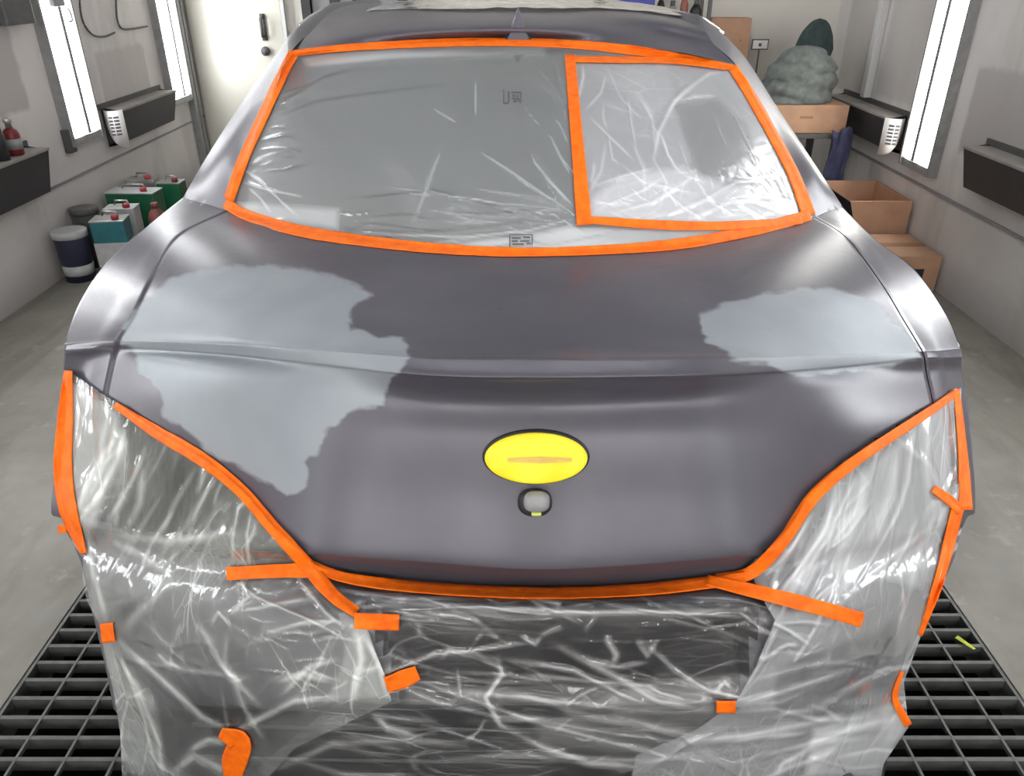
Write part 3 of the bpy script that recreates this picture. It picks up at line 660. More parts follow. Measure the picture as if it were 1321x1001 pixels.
OUTL = smooth_poly(OUT_L, 4) + OUT_B + smooth_poly(OUT_R, 4)
LIDPOLY = [(84, 200)] + OUTL + [(1240, 200)]
RECESS = [(470,778),(985,778),(955,905),(520,905)]
LAMP_L = [(95,488),(133,511),(150,521),(260,592),(350,677),(395,720),(300,722),(190,700),(108,660)]
LAMP_R = [(965,730),(1010,690),(1050,632),(1100,590),(1150,555),(1230,508),(1232,640),(1150,700),(1050,725)]
P1 = [(172,402),(225,360),(300,343),(380,346),(432,358),(470,372),(482,380),(455,398),(452,425),(525,440),(530,462),(505,482),(498,522),(462,528),(425,550),(415,585),(398,592),(390,634),(372,640),(320,612),(262,575),(232,545),(210,538),(205,505),(180,480),(170,452),(150,447),(160,425)]
P2 = [(900,405),(935,392),(985,380),(1040,372),(1090,374),(1130,390),(1160,420),(1188,446),(1180,462),(1110,478),(1040,486),(985,470),(945,462),(915,445),(905,425)]
def primer_val(x, y):
    s = max(signed_poly(x, y, P1), signed_poly(x, y, P2))
    n_ = 6*noise.noise(Vector((x*.03, y*.03, 1.0))) + 5*noise.noise(Vector((x*.05, y*.16, 7.0)))
    return min(1, max(0, .5 + (s+n_)/20))
for i in range(nr):       # licence plate recess is set into the bumper
    for j in range(nc):
        s = signed_poly(PIX[i, j, 0], PIX[i, j, 1], RECESS)
        if s > 0: G[i, j, 1] += min(1, s/10)*.022
        if PIX[i, j, 1] > 915: G[i, j, 1] += min(1, (PIX[i, j, 1]-915)/8)*.012
cls = {}
for i in range(nr-1):
    for j in range(nc-1):
        x, y = (PIX[i, j] + PIX[i+1, j+1])/2
        if in_poly(x, y, LIDPOLY) or i < 4*NRS:
            k = 'lid' if SL <= j < SRr else ('ql' if j < SL else 'qr')
        elif j < NCS*.8 and y < 700: k = 'ql'
        elif j >= nc-1-NCS*.8 and y < 700: k = 'qr'
        elif in_poly(x, y, LAMP_L): k = 'll'
        elif in_poly(x, y, LAMP_R): k = 'lr'
        elif in_poly(x, y, RECESS): k = 'rec'
        elif y > 915: k = 'low'
        else: k = 'bump'
        cls.setdefault(k, []).append((i, j))
def part_from(k, name, mat, shrink=False, attr=False, extra=None):
    ids = {}; V = []; Fq = []; A = []
    def vid(i, j):
        if (i, j) not in ids:
            ids[(i, j)] = len(V); p = Vector(G[i, j])
            if k == 'lid' and j in (SL, SRr): p = p.lerp(Vector(G[i, j + (1 if j == SL else -1)]), min(.8, .005/max(1e-6, (Vector(G[i, j])-Vector(G[i, j+(1 if j == SL else -1)])).length)))
            V.append(p); A.append(primer_val(*PIX[i, j]) if attr else 0)
        return ids[(i, j)]
    for i, j in cls[k]: Fq.append((vid(i, j), vid(i+1, j), vid(i+1, j+1), vid(i, j+1)))
    # flanges turned in along the lid seams
    for js in ((SL, SRr) if k == 'lid' else (SL,) if k == 'ql' else (SRr,) if k == 'qr' else ()):
        seam = [i for i in range(nr) if (i, js) in ids]
        base = len(V)
        for i in seam:
            p = V[ids[(i, js)]]; q = p + (Vector((CX, 2.2, .6)) - p).normalized()*.03; V.append(q); A.append(A[ids[(i, js)]])
        for a in range(len(seam)-1): Fq.append((ids[(seam[a], js)], ids[(seam[a+1], js)], base+a+1, base+a))
    if extra: extra(V, Fq, A)
    o = mk(name, V, Fq, mat, car, True, {'primer': A}); return o
lid = part_from('lid', 'trunk_lid', M['body'], attr=True); lid['label'] = 'dark grey sanded trunk lid with pale primer patches'
WY, WZ, WR = 1.95, .33, .335
def arch(Y):
    d = abs(Y-WY); return .33 + math.sqrt(max(0, .39**2 - d*d)) if d < .39 else .26
def side_extra(sgn):
    js = 0 if sgn < 0 else nc-1
    def f(V, Fq, A):
        base = len(V); rows = list(range(0, 10*NRS+1)); nn = 6
        for i in rows:
            p = Vector(G[i, js])
            for k in range(nn):
                t = k/(nn-1); zl = min(arch(p.y), p.z-.03)
                zl = zl if i < 4*NRS else p.z - .04
                X = p.x + (sgn*max(.92, abs(p.x)-.01) - p.x)*min(1, t*3) if i < 4*NRS else p.x - sgn*.12*t
                V.append(Vector((X, p.y + (.04*t if i >= 4*NRS else 0), p.z + (zl-p.z)*t))); A.append(0)
        for a in range(len(rows)-1):
            for k in range(nn-1):
                q = base + a*nn + k; Fq.append((q, q+1, q+nn+1, q+nn))
    return f
# C pillars belong to the quarter panels
SILL = [(236,255),(262,210),(300,150),(345,85),(375,48),(400,25),(428,9)]; SILZ = [1.005,1.085,1.185,1.30,1.37,1.41,1.432]
WINL = [(292,272),(303,238),(325,185),(352,122),(372,72),(398,44),(434,12)]; WINZ = [1.02,1.085,1.165,1.28,1.368,1.395,1.436]
SILR = [(1088,268),(1054,216),(1000,134),(962,76),(942,56),(925,40),(905,26)]; SIRZ = [1.005,1.085,1.19,1.30,1.352,1.388,1.425]
WINR = [(1052,280),(1036,240),(1002,172),(970,116),(948,82),(922,58),(893,30)]; WIRZ = [1.02,1.08,1.175,1.28,1.34,1.38,1.42]
def pillar_pts(S_, SZ, W_, WZ_):
    g = []
    for (s, sz, w_, wz) in zip(S_, SZ, W_, WZ_):
        a, b_ = PZ(*s, sz), PZ(*w_, wz); mid = (a+b_)/2 + Vector((0, -.012, .018))
        g.append([tuple(a), tuple(mid), tuple(b_)])
    g[0] = [tuple(p) for p in (R[0][:3] if SILL is S_ else R[0][:9:-1])]
    return cr_dense(cr_dense(np.array(g), 8, 0), 8, 1)
def relax_depth(g, n=10):
    g = np.array(g); D = g - np.array([0, 0, H]); pl_ = D[..., 1]*CP - D[..., 2]*SP; U = D/pl_[..., None]
    for _ in range(n):
        q = pl_.copy(); q[1:-1] = (pl_[:-2] + 2*pl_[1:-1] + pl_[2:])/4; pl_ = q
    return U*pl_[..., None] + np.array([0, 0, H])
PL, PRr = relax_depth(pillar_pts(SILL, SILZ, WINL, WINZ)), relax_depth(pillar_pts(SILR, SIRZ, WINR, WIRZ))
def pillar_extra(g, sgn, upto=33):
    se = side_extra(sgn)
    def f(V, Fq, A):
        se(V, Fq, A); base = len(V); n0, n1 = g.shape[:2]; n0 = min(n0, upto)
        for i in range(n0):
            for j in range(n1): V.append(Vector(g[i, j])); A.append(0)
        for i in range(n0-1):
            for j in range(n1-1): q = base+i*n1+j; Fq.append((q, q+1, q+n1+1, q+n1) if sgn < 0 else (q, q+n1, q+n1+1, q+1))
    return f
ql = part_from('ql', 'quarter_panel', M['body'], attr=True, extra=pillar_extra(PL, -1)); qr = part_from('qr', 'quarter_panel', M['body'], attr=True, extra=pillar_extra(PRr, 1))
for g in (PL, PRr):   # roof rails continue forward of the pillars as dark trim with a bright edge
    V = []; Fq = []; n0, n1 = g.shape[:2]; a0 = 32
    for i in range(a0, n0):
        for j in range(n1): V.append(Vector(g[i, j]))
    last = g[n0-1]
    for j in range(n1): V.append(Vector(last[j]) + Vector((0, 1.0, -.02)))
    mrow = n0-a0+1
    for i in range(mrow-1):
        for j in range(n1-1): q = i*n1+j; Fq.append((q, q+1, q+n1+1, q+n1))
    mk('roof_rail', V, Fq, M['bumper'], car, True)
    m = MB(); m.tube([Vector(g[i, 0]) + Vector((0, -.004, .004)) for i in range(a0+4, n0, 2)] , .007); m.build('chrome_moulding', M['chrome'], car, True)
gut = MB()
for js in (SL, SRr):
    V = []; Fq = []
    for i in range(0, 9*NRS):
        p = Vector(G[i, js]); inn = (Vector((CX, 2.2, .6)) - p).normalized()*.02; e = (Vector(G[i, js+1]) - Vector(G[i, js-1])).normalized()*.012
        V += [p + inn - e, p + inn + e]
    gut.add(V, [(2*i, 2*i+1, 2*i+3, 2*i+2) for i in range(9*NRS-1)])
gut.build('panel_gap', M['gap'], car)
for k in ('ll', 'lr'): part_from(k, 'tail_light', M['lamp_lens'])
bump = part_from('bump', 'rear_bumper', M['bumper']); part_from('rec', 'plate_recess', M['recess']); part_from('low', 'rear_diffuser', M['recess'])
p = PY(1085, 1012, .97); m = MB(); m.lathe(p.x, p.y-.02, [(.038, .1), (.045, 0), (.04, -.005), (.036, .0), (.034, .08), (.001, .081)], 24, 'y', p.z-.03); m.build('exhaust_tip', M['black'], car, True)

# rear window
def coons(top, right, bottom, left, nu, nv):
    A = np.zeros((nv, nu, 2)); 
    T = [poly_at(top, i/(nu-1)) for i in range(nu)]; B = [poly_at(bottom, i/(nu-1)) for i in range(nu)]
    L = [poly_at(left, i/(nv-1)) for i in range(nv)]; Q = [poly_at(right, i/(nv-1)) for i in range(nv)]
    for j in range(nv):
        v = j/(nv-1)
        for i in range(nu):
            u = i/(nu-1)
            for c in (0, 1):
                A[j, i, c] = (1-v)*T[i][c] + v*B[i][c] + (1-u)*L[j][c] + u*Q[j][c] - ((1-u)*(1-v)*T[0][c] + u*(1-v)*T[-1][c] + (1-u)*v*B[0][c] + u*v*B[-1][c])
    return A
WT = smooth_poly([(372,70),(440,62),(520,56),(600,53),(668,52),(740,54),(810,59),(880,68),(948,83)]); WB = smooth_poly([(290,270),(350,290),(450,308),(560,322),(668,328),(780,326),(880,320),(970,306),(1054,280)])
WLs = [(372,70),(352,122),(325,185),(303,238),(290,270)]; WRs = [(948,83),(970,116),(1002,172),(1036,240),(1054,280)]
A = coons(WT, WRs, WB, WLs, 41, 21); V = []
nvw, nuw = 21, 41
def win_z(u, v, x, y):
    s = abs(2*u-1); zt = 1.385 - .03*s**2; zb = 1.062 - .05*s**1.8
    return zt + (zb-zt)*v + .012*math.sin(math.pi*v)
for j in range(nvw):
    for i in range(nuw):
        u, v = i/(nuw-1), j/(nvw-1)
        zt = 1.385 - (.02 if u < .5 else .045)*abs(2*u-1)**2; zb = 1.066 - .05*abs(2*u-1)**1.8
        V.append(PZ(A[j, i, 0], A[j, i, 1], zt + (zb-zt)*(v**1.0) + .004*math.sin(math.pi*v)))
Fq = [(j*nuw+i, (j+1)*nuw+i, (j+1)*nuw+i+1, j*nuw+i+1) for j in range(nvw-1) for i in range(nuw-1)]
rw = mk('rear_window', V, Fq, M['glass'], car, True)
# roof
RT = [[(372,70),(440,62),(520,56),(600,53),(668,52),(740,54),(810,59),(880,68),(948,83)],
      [(398,44),(455,40),(530,36),(600,34),(668,33),(740,34),(800,37),(862,44),(922,58)],
      [(434,12),(480,14),(540,14),(605,13),(668,12),(735,13),(790,16),(845,22),(893,30)]]
RZ = [[1.368,1.376,1.381,1.384,1.385,1.384,1.378,1.365,1.34], [1.395,1.408,1.416,1.420,1.421,1.419,1.412,1.400,1.38], [1.436,1.4385,1.441,1.443,1.444,1.443,1.440,1.433,1.42]]
g = [[tuple(PZ(x, y, z)) for (x, y), z in zip(a, b_)] for a, b_ in zip(RT, RZ)]
l = g[-1]; g.append([(x*.98, max(y, 2.9)+.45, z-.004) for x, y, z in l]); g.append([(x*.95, max(y, 2.9)+.8, z-.06) for x, y, z in l])
g = cr_dense(cr_dense(np.array(g), 8, 0), 8, 1); n0, n1 = g.shape[:2]
roof = mk('roof', [Vector(g[i, j]) for i in range(n0) for j in range(n1)], [(i*n1+j, i*n1+j+1, (i+1)*n1+j+1, (i+1)*n1+j) for i in range(n0-1) for j in range(n1-1)], M['body'], car, True)
front_roof = [Vector(g[-1, j]) for j in range(0, n1, 8)]
# shark fin antenna
bl, br, tp = PY(649, 49, 2.20), PY(688, 49, 2.20), PY(668.5, 11, 2.235)
cx_ = (bl.x+br.x)/2; hw = (br.x-bl.x)/2; z0 = bl.z-.004; secs = []
V = []; Fq = []; prof = [(0, 1.0), (.1, .84), (.3, .62), (.55, .38), (.8, .19), (1, .06)]
for h, w_ in prof:
    z = z0 + (tp.z-z0)*h; yr = 2.20 + .03*h; yf = 2.36 - .10*h
    ring = [(-1, .15), (-.75, 0), (.75, 0), (1, .15), (.55, .8), (0, 1), (-.55, .8)]
    for a, b_ in ring: V.append((cx_ + hw*w_*a, yr + (yf-yr)*b_, z))
k = 7
Fq = [(i*k+j, i*k+(j+1) % k, (i+1)*k+(j+1) % k, (i+1)*k+j) for i in range(len(prof)-1) for j in range(k)] + [tuple((len(prof)-1)*k+j for j in range(k))]
mk('roof_antenna', V, Fq, M['body'], car)
# side glass, doors, windscreen, bonnet: simple closed continuation of the body
for sgn, g_ in ((-1, PL), (1, PRr)):
    top = Vector(g_[-1, 0]); bot = Vector(g_[0, 0]); V = []; N = 9
    for i in range(N):
        t = i/(N-1)
        for q in range(0, 49, 6):
            p = Vector(g_[q, 0]); f = q/48; yf = 4.15 - .95*f
            V.append(Vector((p.x + (CX+sgn*(.86-.26*f)-p.x)*t, p.y+.002 + (yf-p.y)*t, p.z + ((.98+.44*f)-p.z)*t)))
    c = 9
    mk('side_window', V, [(i*c+j, i*c+j+1, (i+1)*c+j+1, (i+1)*c+j) for i in range(N-1) for j in range(c-1)], M['glass'], car, True)
    V = []; ys = np.linspace(2.07, 4.3, 12)
    for y in ys:
        for X, z in ((.885, 1.0), (.92, .9), (.935, .75), (.93, .5), (.90, .26)):
            zz = max(z, arch(y)) if z < .8 else z; V.append((CX+sgn*X, y, min(zz, z if z > .8 else zz)))
    mk('side_door', V, [(i*5+j, i*5+j+1, (i+1)*5+j+1, (i+1)*5+j) for i in range(11) for j in range(4)], M['body'], car, True)
    V = []; ys = np.linspace(4.3, 5.45, 10)
    for y in ys:
        f = (y-4.3)/1.15; X = .93 - .22*f**3; d = abs(y-4.72); lo = .33+math.sqrt(max(0, .39**2-d*d)) if d < .39 else .25
        for k_ in range(5):
            t = k_/4; zt = .98 - .25*f*f; V.append((CX+sgn*(X - .05*(1-t)), y, zt + (lo-zt)*t))
    mk('front_fender', V, [(i*5+j, i*5+j+1, (i+1)*5+j+1, (i+1)*5+j) for i in range(9) for j in range(4)], M['body'], car, True)
V = []
for i, (y, z, hwid) in enumerate(((4.2, 1.0, .86), (4.6, .97, .84), (5.0, .9, .8), (5.3, .82, .74), (5.45, .7, .68), (5.5, .45, .66), (5.45, .25, .64))):
    for k_ in range(9): s = k_/4-1; V.append((CX+s*hwid, y - .04*abs(s)**3, z - .03*s*s))
mk('bonnet', V, [(i*9+j, i*9+j+1, (i+1)*9+j+1, (i+1)*9+j) for i in range(6) for j in range(8)], M['body'], car, True)
V = list(front_roof) + [Vector((CX + (k_/4-1)*.84, 4.22, 1.0 - .02*(k_/4-1)**2)) for k_ in range(9)]
mk('windscreen', V, [(j, j+1, 9+j+1, 9+j) for j in range(8)], M['glass'], car, True)
m = MB(); m.box(CX-.78, CX+.78, 1.35, 5.2, .2, .3); m.build('underbody', M['black'], car)
for sx in (-1, 1):
    for y in (WY, 4.72):
        x = CX+sx*.80; m = MB(); m.lathe(x, y, [(.20, -.11), (.31, -.115), (.335, -.09), (.338, 0), (.335, .09), (.31, .115), (.20, .11)], 36, 'x', .338); wh = m.build('wheel', M['rubber'], car, True)
        m = MB(); m.lathe(x, y, [(.205, .09*sx), (.19, .10*sx), (.17, .06*sx), (.05, .085*sx), (.001, .09*sx)], 36, 'x', .338); m.build('rim', M['rim'], wh, True)

# ------------------------------------------------------------------ raycast targets
def bvh_of(o):
    me = o.data; mw = ORG[o.name]; return BVHTree.FromPolygons([v.co + mw for v in me.vertices], [tuple(p.vertices) for p in me.polygons])
body_trees = [bvh_of(o) for o in COL.objects if o.parent is car and o.type == 'MESH' and o.name.split('.')[0] in ('trunk_lid', 'quarter_panel', 'tail_light', 'rear_bumper', 'plate_recess', 'rear_diffuser', 'rear_window', 'roof', 'roof_rail')]
CO = Vector((0, 0, H))
def hit_t(px, py, trees):
    d = ray(px, py); L = d.length; dn = d/L; best = None; nb = None
    for t in trees:
        loc, nrm, idx, dist = t.ray_cast(CO, dn, 8)
        if loc is not None and (best is None or dist < best):
            best = dist; nb = nrm if nrm.dot(dn) < 0 else -nrm
    return (best/L if best is not None else None), nb

for yy in (934, 975):
    P_ = []
    for x in range(250, 1081, 20):
        y = yy + 6*(1-((x-680)/420)**2); t, _ = hit_t(x, y, body_trees); P_.append(at_t(x, y, t+.000002))
    m = MB(); m.tube(P_, .005); m.build('diffuser_rib', M['grey_dark'], car, True)
# emblem under yellow mask, reversing camera
def dome(name, cx, cy, rx, ry, prof, mat, parent, sup=2.0, n=48):
    t0, n0_ = hit_t(cx, cy, body_trees); V = []; Fq = []
    for r_, off in prof:
        for k in range(n):
            a = 2*math.pi*k/n; ca, sa = math.cos(a), math.sin(a)
            x = cx + rx*r_*math.copysign(abs(ca)**(2/sup), ca); y = cy + ry*r_*math.copysign(abs(sa)**(2/sup), sa)
            t, nn = hit_t(x, y, body_trees); V.append(at_t(x, y, t) + n0_*off)
    for i in range(len(prof)-1):
        for k in range(n): Fq.append((i*n+k, i*n+(k+1) % n, (i+1)*n+(k+1) % n, (i+1)*n+k))
    Fq.append(tuple((len(prof)-1)*n+k for k in range(n)))
    return mk(name, V, Fq, mat, parent, True)
emb = dome('emblem', 691.5, 588.5, 69, 35.5, [(1, -.002), (1, .003), (.96, .006), (.5, .007), (.05, .007)], M['black'], car)
yc = dome('emblem_mask', 691.5, 589.5, 66.5, 33, [(1, .004), (.985, .0085), (.9, .0095), (.5, .0105), (.05, .0108)], M['yellow'], emb); yc['label'] = 'bright yellow oval mask over the emblem'
def strip_decal(name, quads, mat, parent, off):
    V = []; Fq = []; t0, nn = hit_t(691, 588, body_trees)
    for (x0, y0, x1, y1, sk) in quads:
        N = 10; b0 = len(V)
        for i in range(N+1):
            x = x0 + (x1-x0)*i/N
            for y in (y0 + sk*abs(i/N-.5)*2, y1 - sk*abs(i/N-.5)*2):
                t, _ = hit_t(x, y, body_trees); V.append(at_t(x, y, t) + nn*off)
        Fq += [(b0+2*i, b0+2*i+1, b0+2*i+3, b0+2*i+2) for i in range(N)]
    return mk(name, V, Fq, mat, parent)
strip_decal('worn_print', [(655, 586.5, 737, 595, 2.0)], M['yellow_smudge'], yc, .0119)
camr = dome('reversing_camera', 690, 647, 22, 17, [(1, -.002), (1.0, .008), (.92, .016), (.7, .022), (.05, .023)], M['black'], car, 2.4)
dome('camera_cap', 692, 642.5, 17, 12.5, [(1, .015), (.95, .026), (.7, .033), (.05, .035)], M['grey'], camr, 2.6)
dome('camera_lens', 691.5, 658, 6.5, 2.6, [(1, .019), (.95, .024), (.05, .0245)], M['lens_pale'], camr, 5)
# surface point just below the rear window; no mark is built here
t_, n_ = hit_t(655, 333, body_trees)

# ------------------------------------------------------------------ films
film_trees = []
def creases(n, box, ang, spread, ln, wd, hh, op, seed):
    rs = random.Random(seed); out = []
    for _ in range(n):
        x, y = rs.uniform(box[0], box[2]), rs.uniform(box[1], box[3]); a = math.radians(ang + rs.gauss(0, spread)); L = ln*rs.uniform(.35, 1.3)
        dx, dy = math.cos(a)*L/2, math.sin(a)*L/2; k = rs.uniform(-.12, .12)*L; mx_, my_ = -math.sin(a)*k, math.cos(a)*k
        out.append(([(x-dx, y-dy), (x+mx_, y+my_), (x+dx, y+dy)], wd*rs.uniform(.6, 1.5), hh*rs.uniform(.3, 1.2)*(1 if rs.random() < .75 else -.6), op*rs.uniform(.0, 1.0)**1.5))
    return out
def film(name, label, top, right, bottom, left, nu, nv, mat, off, ridges=(), namp=.004, nsc=.02, smooth=12, edge_curl=0, fullness=0.0, seed=0.0, aniso=(1, 1), limit=None, zones=()):
    A = coons(top, right, bottom, left, nu, nv); T = np.full((nv, nu), np.nan); smooth = int(smooth*2.5)
    for j in range(nv):
        for i in range(nu):
            t, _ = hit_t(A[j, i, 0], A[j, i, 1], body_trees)
            if t is not None and t < .0026: T[j, i] = t
    hit = T.copy(); fill = np.isnan(T)
    T[fill] = np.nanmean(T)
    for it in range(200 if fill.any() else 0):
        P = np.pad(T, 1, mode='edge'); Av = (P[:-2, 1:-1]+P[2:, 1:-1]+P[1:-1, :-2]+P[1:-1, 2:])/4; T[fill] = Av[fill]
    for it in range(smooth):
        P = np.pad(T, 1, mode='edge'); Av = (P[:-2, 1:-1]+P[2:, 1:-1]+P[1:-1, :-2]+P[1:-1, 2:])/4
        T = np.where(fill, Av, np.minimum(Av, np.nan_to_num(hit, nan=1.0)))
    for it in range(5):
        P = np.pad(T, 1, mode='edge'); T = (P[:-2, 1:-1]+P[2:, 1:-1]+P[1:-1, :-2]+P[1:-1, 2:]+P[1:-1, 1:-1])/5
    XX, YY = A[..., 0], A[..., 1]; JJ, II = np.mgrid[0:nv, 0:nu]
    E = np.minimum(1, np.minimum(np.minimum(II, nu-1-II), np.minimum(JJ, nv-1-JJ))/8.0)
    HH = off + fullness*np.sin(np.pi*II/(nu-1))*np.sin(np.pi*JJ/(nv-1)); PP = np.zeros((nv, nu))
    for j in range(nv):
        for i in range(nu):
            q = Vector((XX[j, i]*nsc*aniso[0], YY[j, i]*nsc*aniso[1], seed)); a = noise.noise(q)
            HH[j, i] += E[j, i]*namp*((1-min(1, abs(a)*3.2))*.9 + .6*noise.noise(q*2.7) + .3*noise.noise(q*6.1))
    for pts, wd, hh, op in ridges:
        xs = [c[0] for c in pts]; ys = [c[1] for c in pts]
        msk = (XX > min(xs)-3*wd) & (XX < max(xs)+3*wd) & (YY > min(ys)-3*wd) & (YY < max(ys)+3*wd)
        if not msk.any(): continue
        x, y = XX[msk], YY[msk]; D = np.full(x.shape, 1e9); Sx = np.zeros(x.shape); dl = poly_len(pts)
        for k in range(len(pts)-1):
            ax, ay = pts[k]; dx, dy = pts[k+1][0]-ax, pts[k+1][1]-ay; L2 = dx*dx+dy*dy+1e-9
            t = np.clip(((x-ax)*dx+(y-ay)*dy)/L2, 0, 1); q = np.hypot(x-ax-t*dx, y-ay-t*dy); b_ = q < D
            D[b_] = q[b_]; Sx[b_] = ((dl[k]+t*math.sqrt(L2))/dl[-1])[b_]
        ta = np.minimum(1, 4*np.minimum(Sx, 1-Sx)+.05)
        HH[msk] += hh*np.maximum(0, 1-D/(1.5*wd))*ta*np.minimum(1, E[msk]+.3)      # sharp tent-shaped crease
        PP[msk] += op*np.exp(-(D/(wd*.7))**2)*ta
    for zp, zv in zones:
        xs = [c[0] for c in zp]; ys = [c[1] for c in zp]
        for j, i in zip(*np.nonzero((XX > min(xs)-8) & (XX < max(xs)+8) & (YY > min(ys)-8) & (YY < max(ys)+8))):
            PP[j, i] += zv*min(1, max(0, .5+signed_poly(XX[j, i], YY[j, i], zp)/10))
    HH = np.maximum(HH, 2.5)
    V = [at_t(XX[j, i], YY[j, i], T[j, i] - HH[j, i]*1e-6) for j in range(nv) for i in range(nu)]; pl = PP.ravel()
    Fq = [(j*nu+i, (j+1)*nu+i, (j+1)*nu+i+1, j*nu+i+1) for j in range(nv-1) for i in range(nu-1)]
    o = mk(name, V, Fq, mat, None, True, {'pleat': pl}); tag(o, label, 'plastic film', 'clear masking film sheets on the car')
    film_trees.append(bvh_of(o)); return o
# window film
win_r = [([(740,275),(700,250),(660,222),(610,190)],2.2,.004,.28),([(742,268),(715,240),(690,210),(683,192)],2.2,.004,.28),([(738,230),(722,200),(708,172)],2.5,.003,.2),([(735,190),(722,160),(712,150)],2.5,.003,.16),
 ([(575,182),(560,215),(548,250),(530,295)],3.5,.003,.16),([(555,138),(575,150),(592,160)],2.2,.003,.22),([(614,98),(614,125),(614,158)],1.8,.003,.25),
 ([(740,270),(640,262),(560,248),(460,238)],2.5,.004,.12),([(742,282),(680,298),(600,306),(480,302)],2.2,.004,.3),([(742,278),(640,290),(540,300),(430,296)],2,.004,-.12),
 ([(350,92),(430,85),(520,78),(620,72)],3,.004,-.10),([(335,160),(410,130),(500,118),(590,105)],2.5,.003,-.10),([(330,152),(370,128),(420,98),(470,86)],2.5,.004,-.1),([(345,128),(370,118),(400,108)],1.6,.004,-.1),([(338,140),(362,133),(395,120)],1.5,.004,.1),
 ([(325,185),(352,178),(390,172)],1.5,.003,-.1),([(322,196),(350,192),(400,192)],1.5,.003,-.1),([(310,215),(340,238),(365,262),(385,280)],2,.005,.35),([(305,232),(345,245),(400,256)],2,.004,.3),([(318,240),(335,255),(350,275)],1.8,.004,.3),
 ([(380,88),(430,80),(500,72),(620,66)],6,.002,.2),([(712,70),(728,120),(730,180)],2,.002,.1),([(690,85),(712,110),(726,135)],2,.002,.12)]
film('window_film', 'clear film sheet over the whole rear window', WT, WRs, WB, WLs, 260, 110, M['film_win'], 5, [(r_[0], r_[1], r_[2]*700, r_[3]*1.0) for r_ in win_r] + creases(22, (318,105,400,260), -14, 7, 60, 1.2, 2.0, -.22, 41) + creases(14, (560,240,740,300), 12, 6, 160, 1.3, 2.2, .2, 42) + creases(14, (430,265,720,318), -4, 4, 190, 1.3, 2.2, -.2, 43) + creases(12, (690,120,735,260), 55, 8, 60, 1.3, 2, .2, 44), .2, .012, 5, aniso=(.5, 1.2), seed=2,
     zones=[([(300,262),(330,262),(436,270),(436,296),(380,292),(320,276)], .3), ([(668,305),(735,292),(1000,288),(1000,300),(880,322),(700,326),(560,314)], .3), ([(384,72),(500,66),(700,62),(700,70),(520,78),(400,88)], .22)])
PT = [(741,76),(820,78),(943,87)]; PB_ = [(757,286),(850,290),(950,291),(1040,281)]; PLf = [(741,76),(746,180),(757,286)]; PRt = [(943,87),(975,140),(1010,200),(1040,281)]
pat_r = [([(842,215),(850,170),(870,130),(900,110)],5,5,.35),([(855,150),(880,120),(915,95),(935,92)],5,5,.3),([(755,142),(775,120),(782,95)],3,4,.35),([(745,130),(752,100),(752,82)],4,4,.4),([(810,125),(815,160),(822,195)],2.2,4,.35),
 ([(760,150),(790,180),(820,208)],3,4,.3),([(852,170),(862,200),(875,220)],3.5,4,.5),([(875,180),(882,200),(890,220)],2.2,3,.2),([(785,175),(790,205),(800,212)],3,3,.3),([(875,130),(900,125),(925,124)],2.5,4,.4),([(920,145),(932,175),(943,200)],1.8,3,.25),([(948,150),(965,185),(980,215)],1.8,3,.25),
 ([(765,240),(800,228),(850,215)],4,5,.3),([(770,270),(830,245),(860,225)],3,5,.35),([(790,275),(840,262),(900,225)],4,5,.3),([(850,280),(900,262),(950,235),(985,235)],4,5,.3),([(880,285),(940,262),(1020,250)],4,4,.3),([(800,210),(830,235),(900,250)],3,4,.3),([(930,255),(975,262),(1015,278)],3,4,.3),([(840,200),(860,235),(850,270)],3,4,.3),([(900,235),(915,258),(945,280)],3,4,.3),([(995,190),(1010,230),(1028,270)],4,3,.35)]
film('window_film', 'crumpled whiter film patch taped over the right part of the rear window', PT, PRt, PB_, PLf, 140, 100, M['film_patch'], 9, [(q[0], q[1]*.6, q[2], q[3]*.75) for q in pat_r] + creases(60, (760,215,1020,285), 10, 35, 55, 1.4, 2.5, .3, 4) + creases(14, (755,90,1000,230), 75, 30, 70, 2.2, 2.5, .2, 5), 0.8, .03, 2, seed=5,
     zones=[([(765,255),(800,228),(880,215),(935,240),(1000,245),(1030,282),(950,288),(762,282)], .22), ([(870,135),(925,128),(960,160),(985,230),(900,225)], -.16), ([(760,90),(860,82),(870,125),(840,150),(790,110)], .06)])
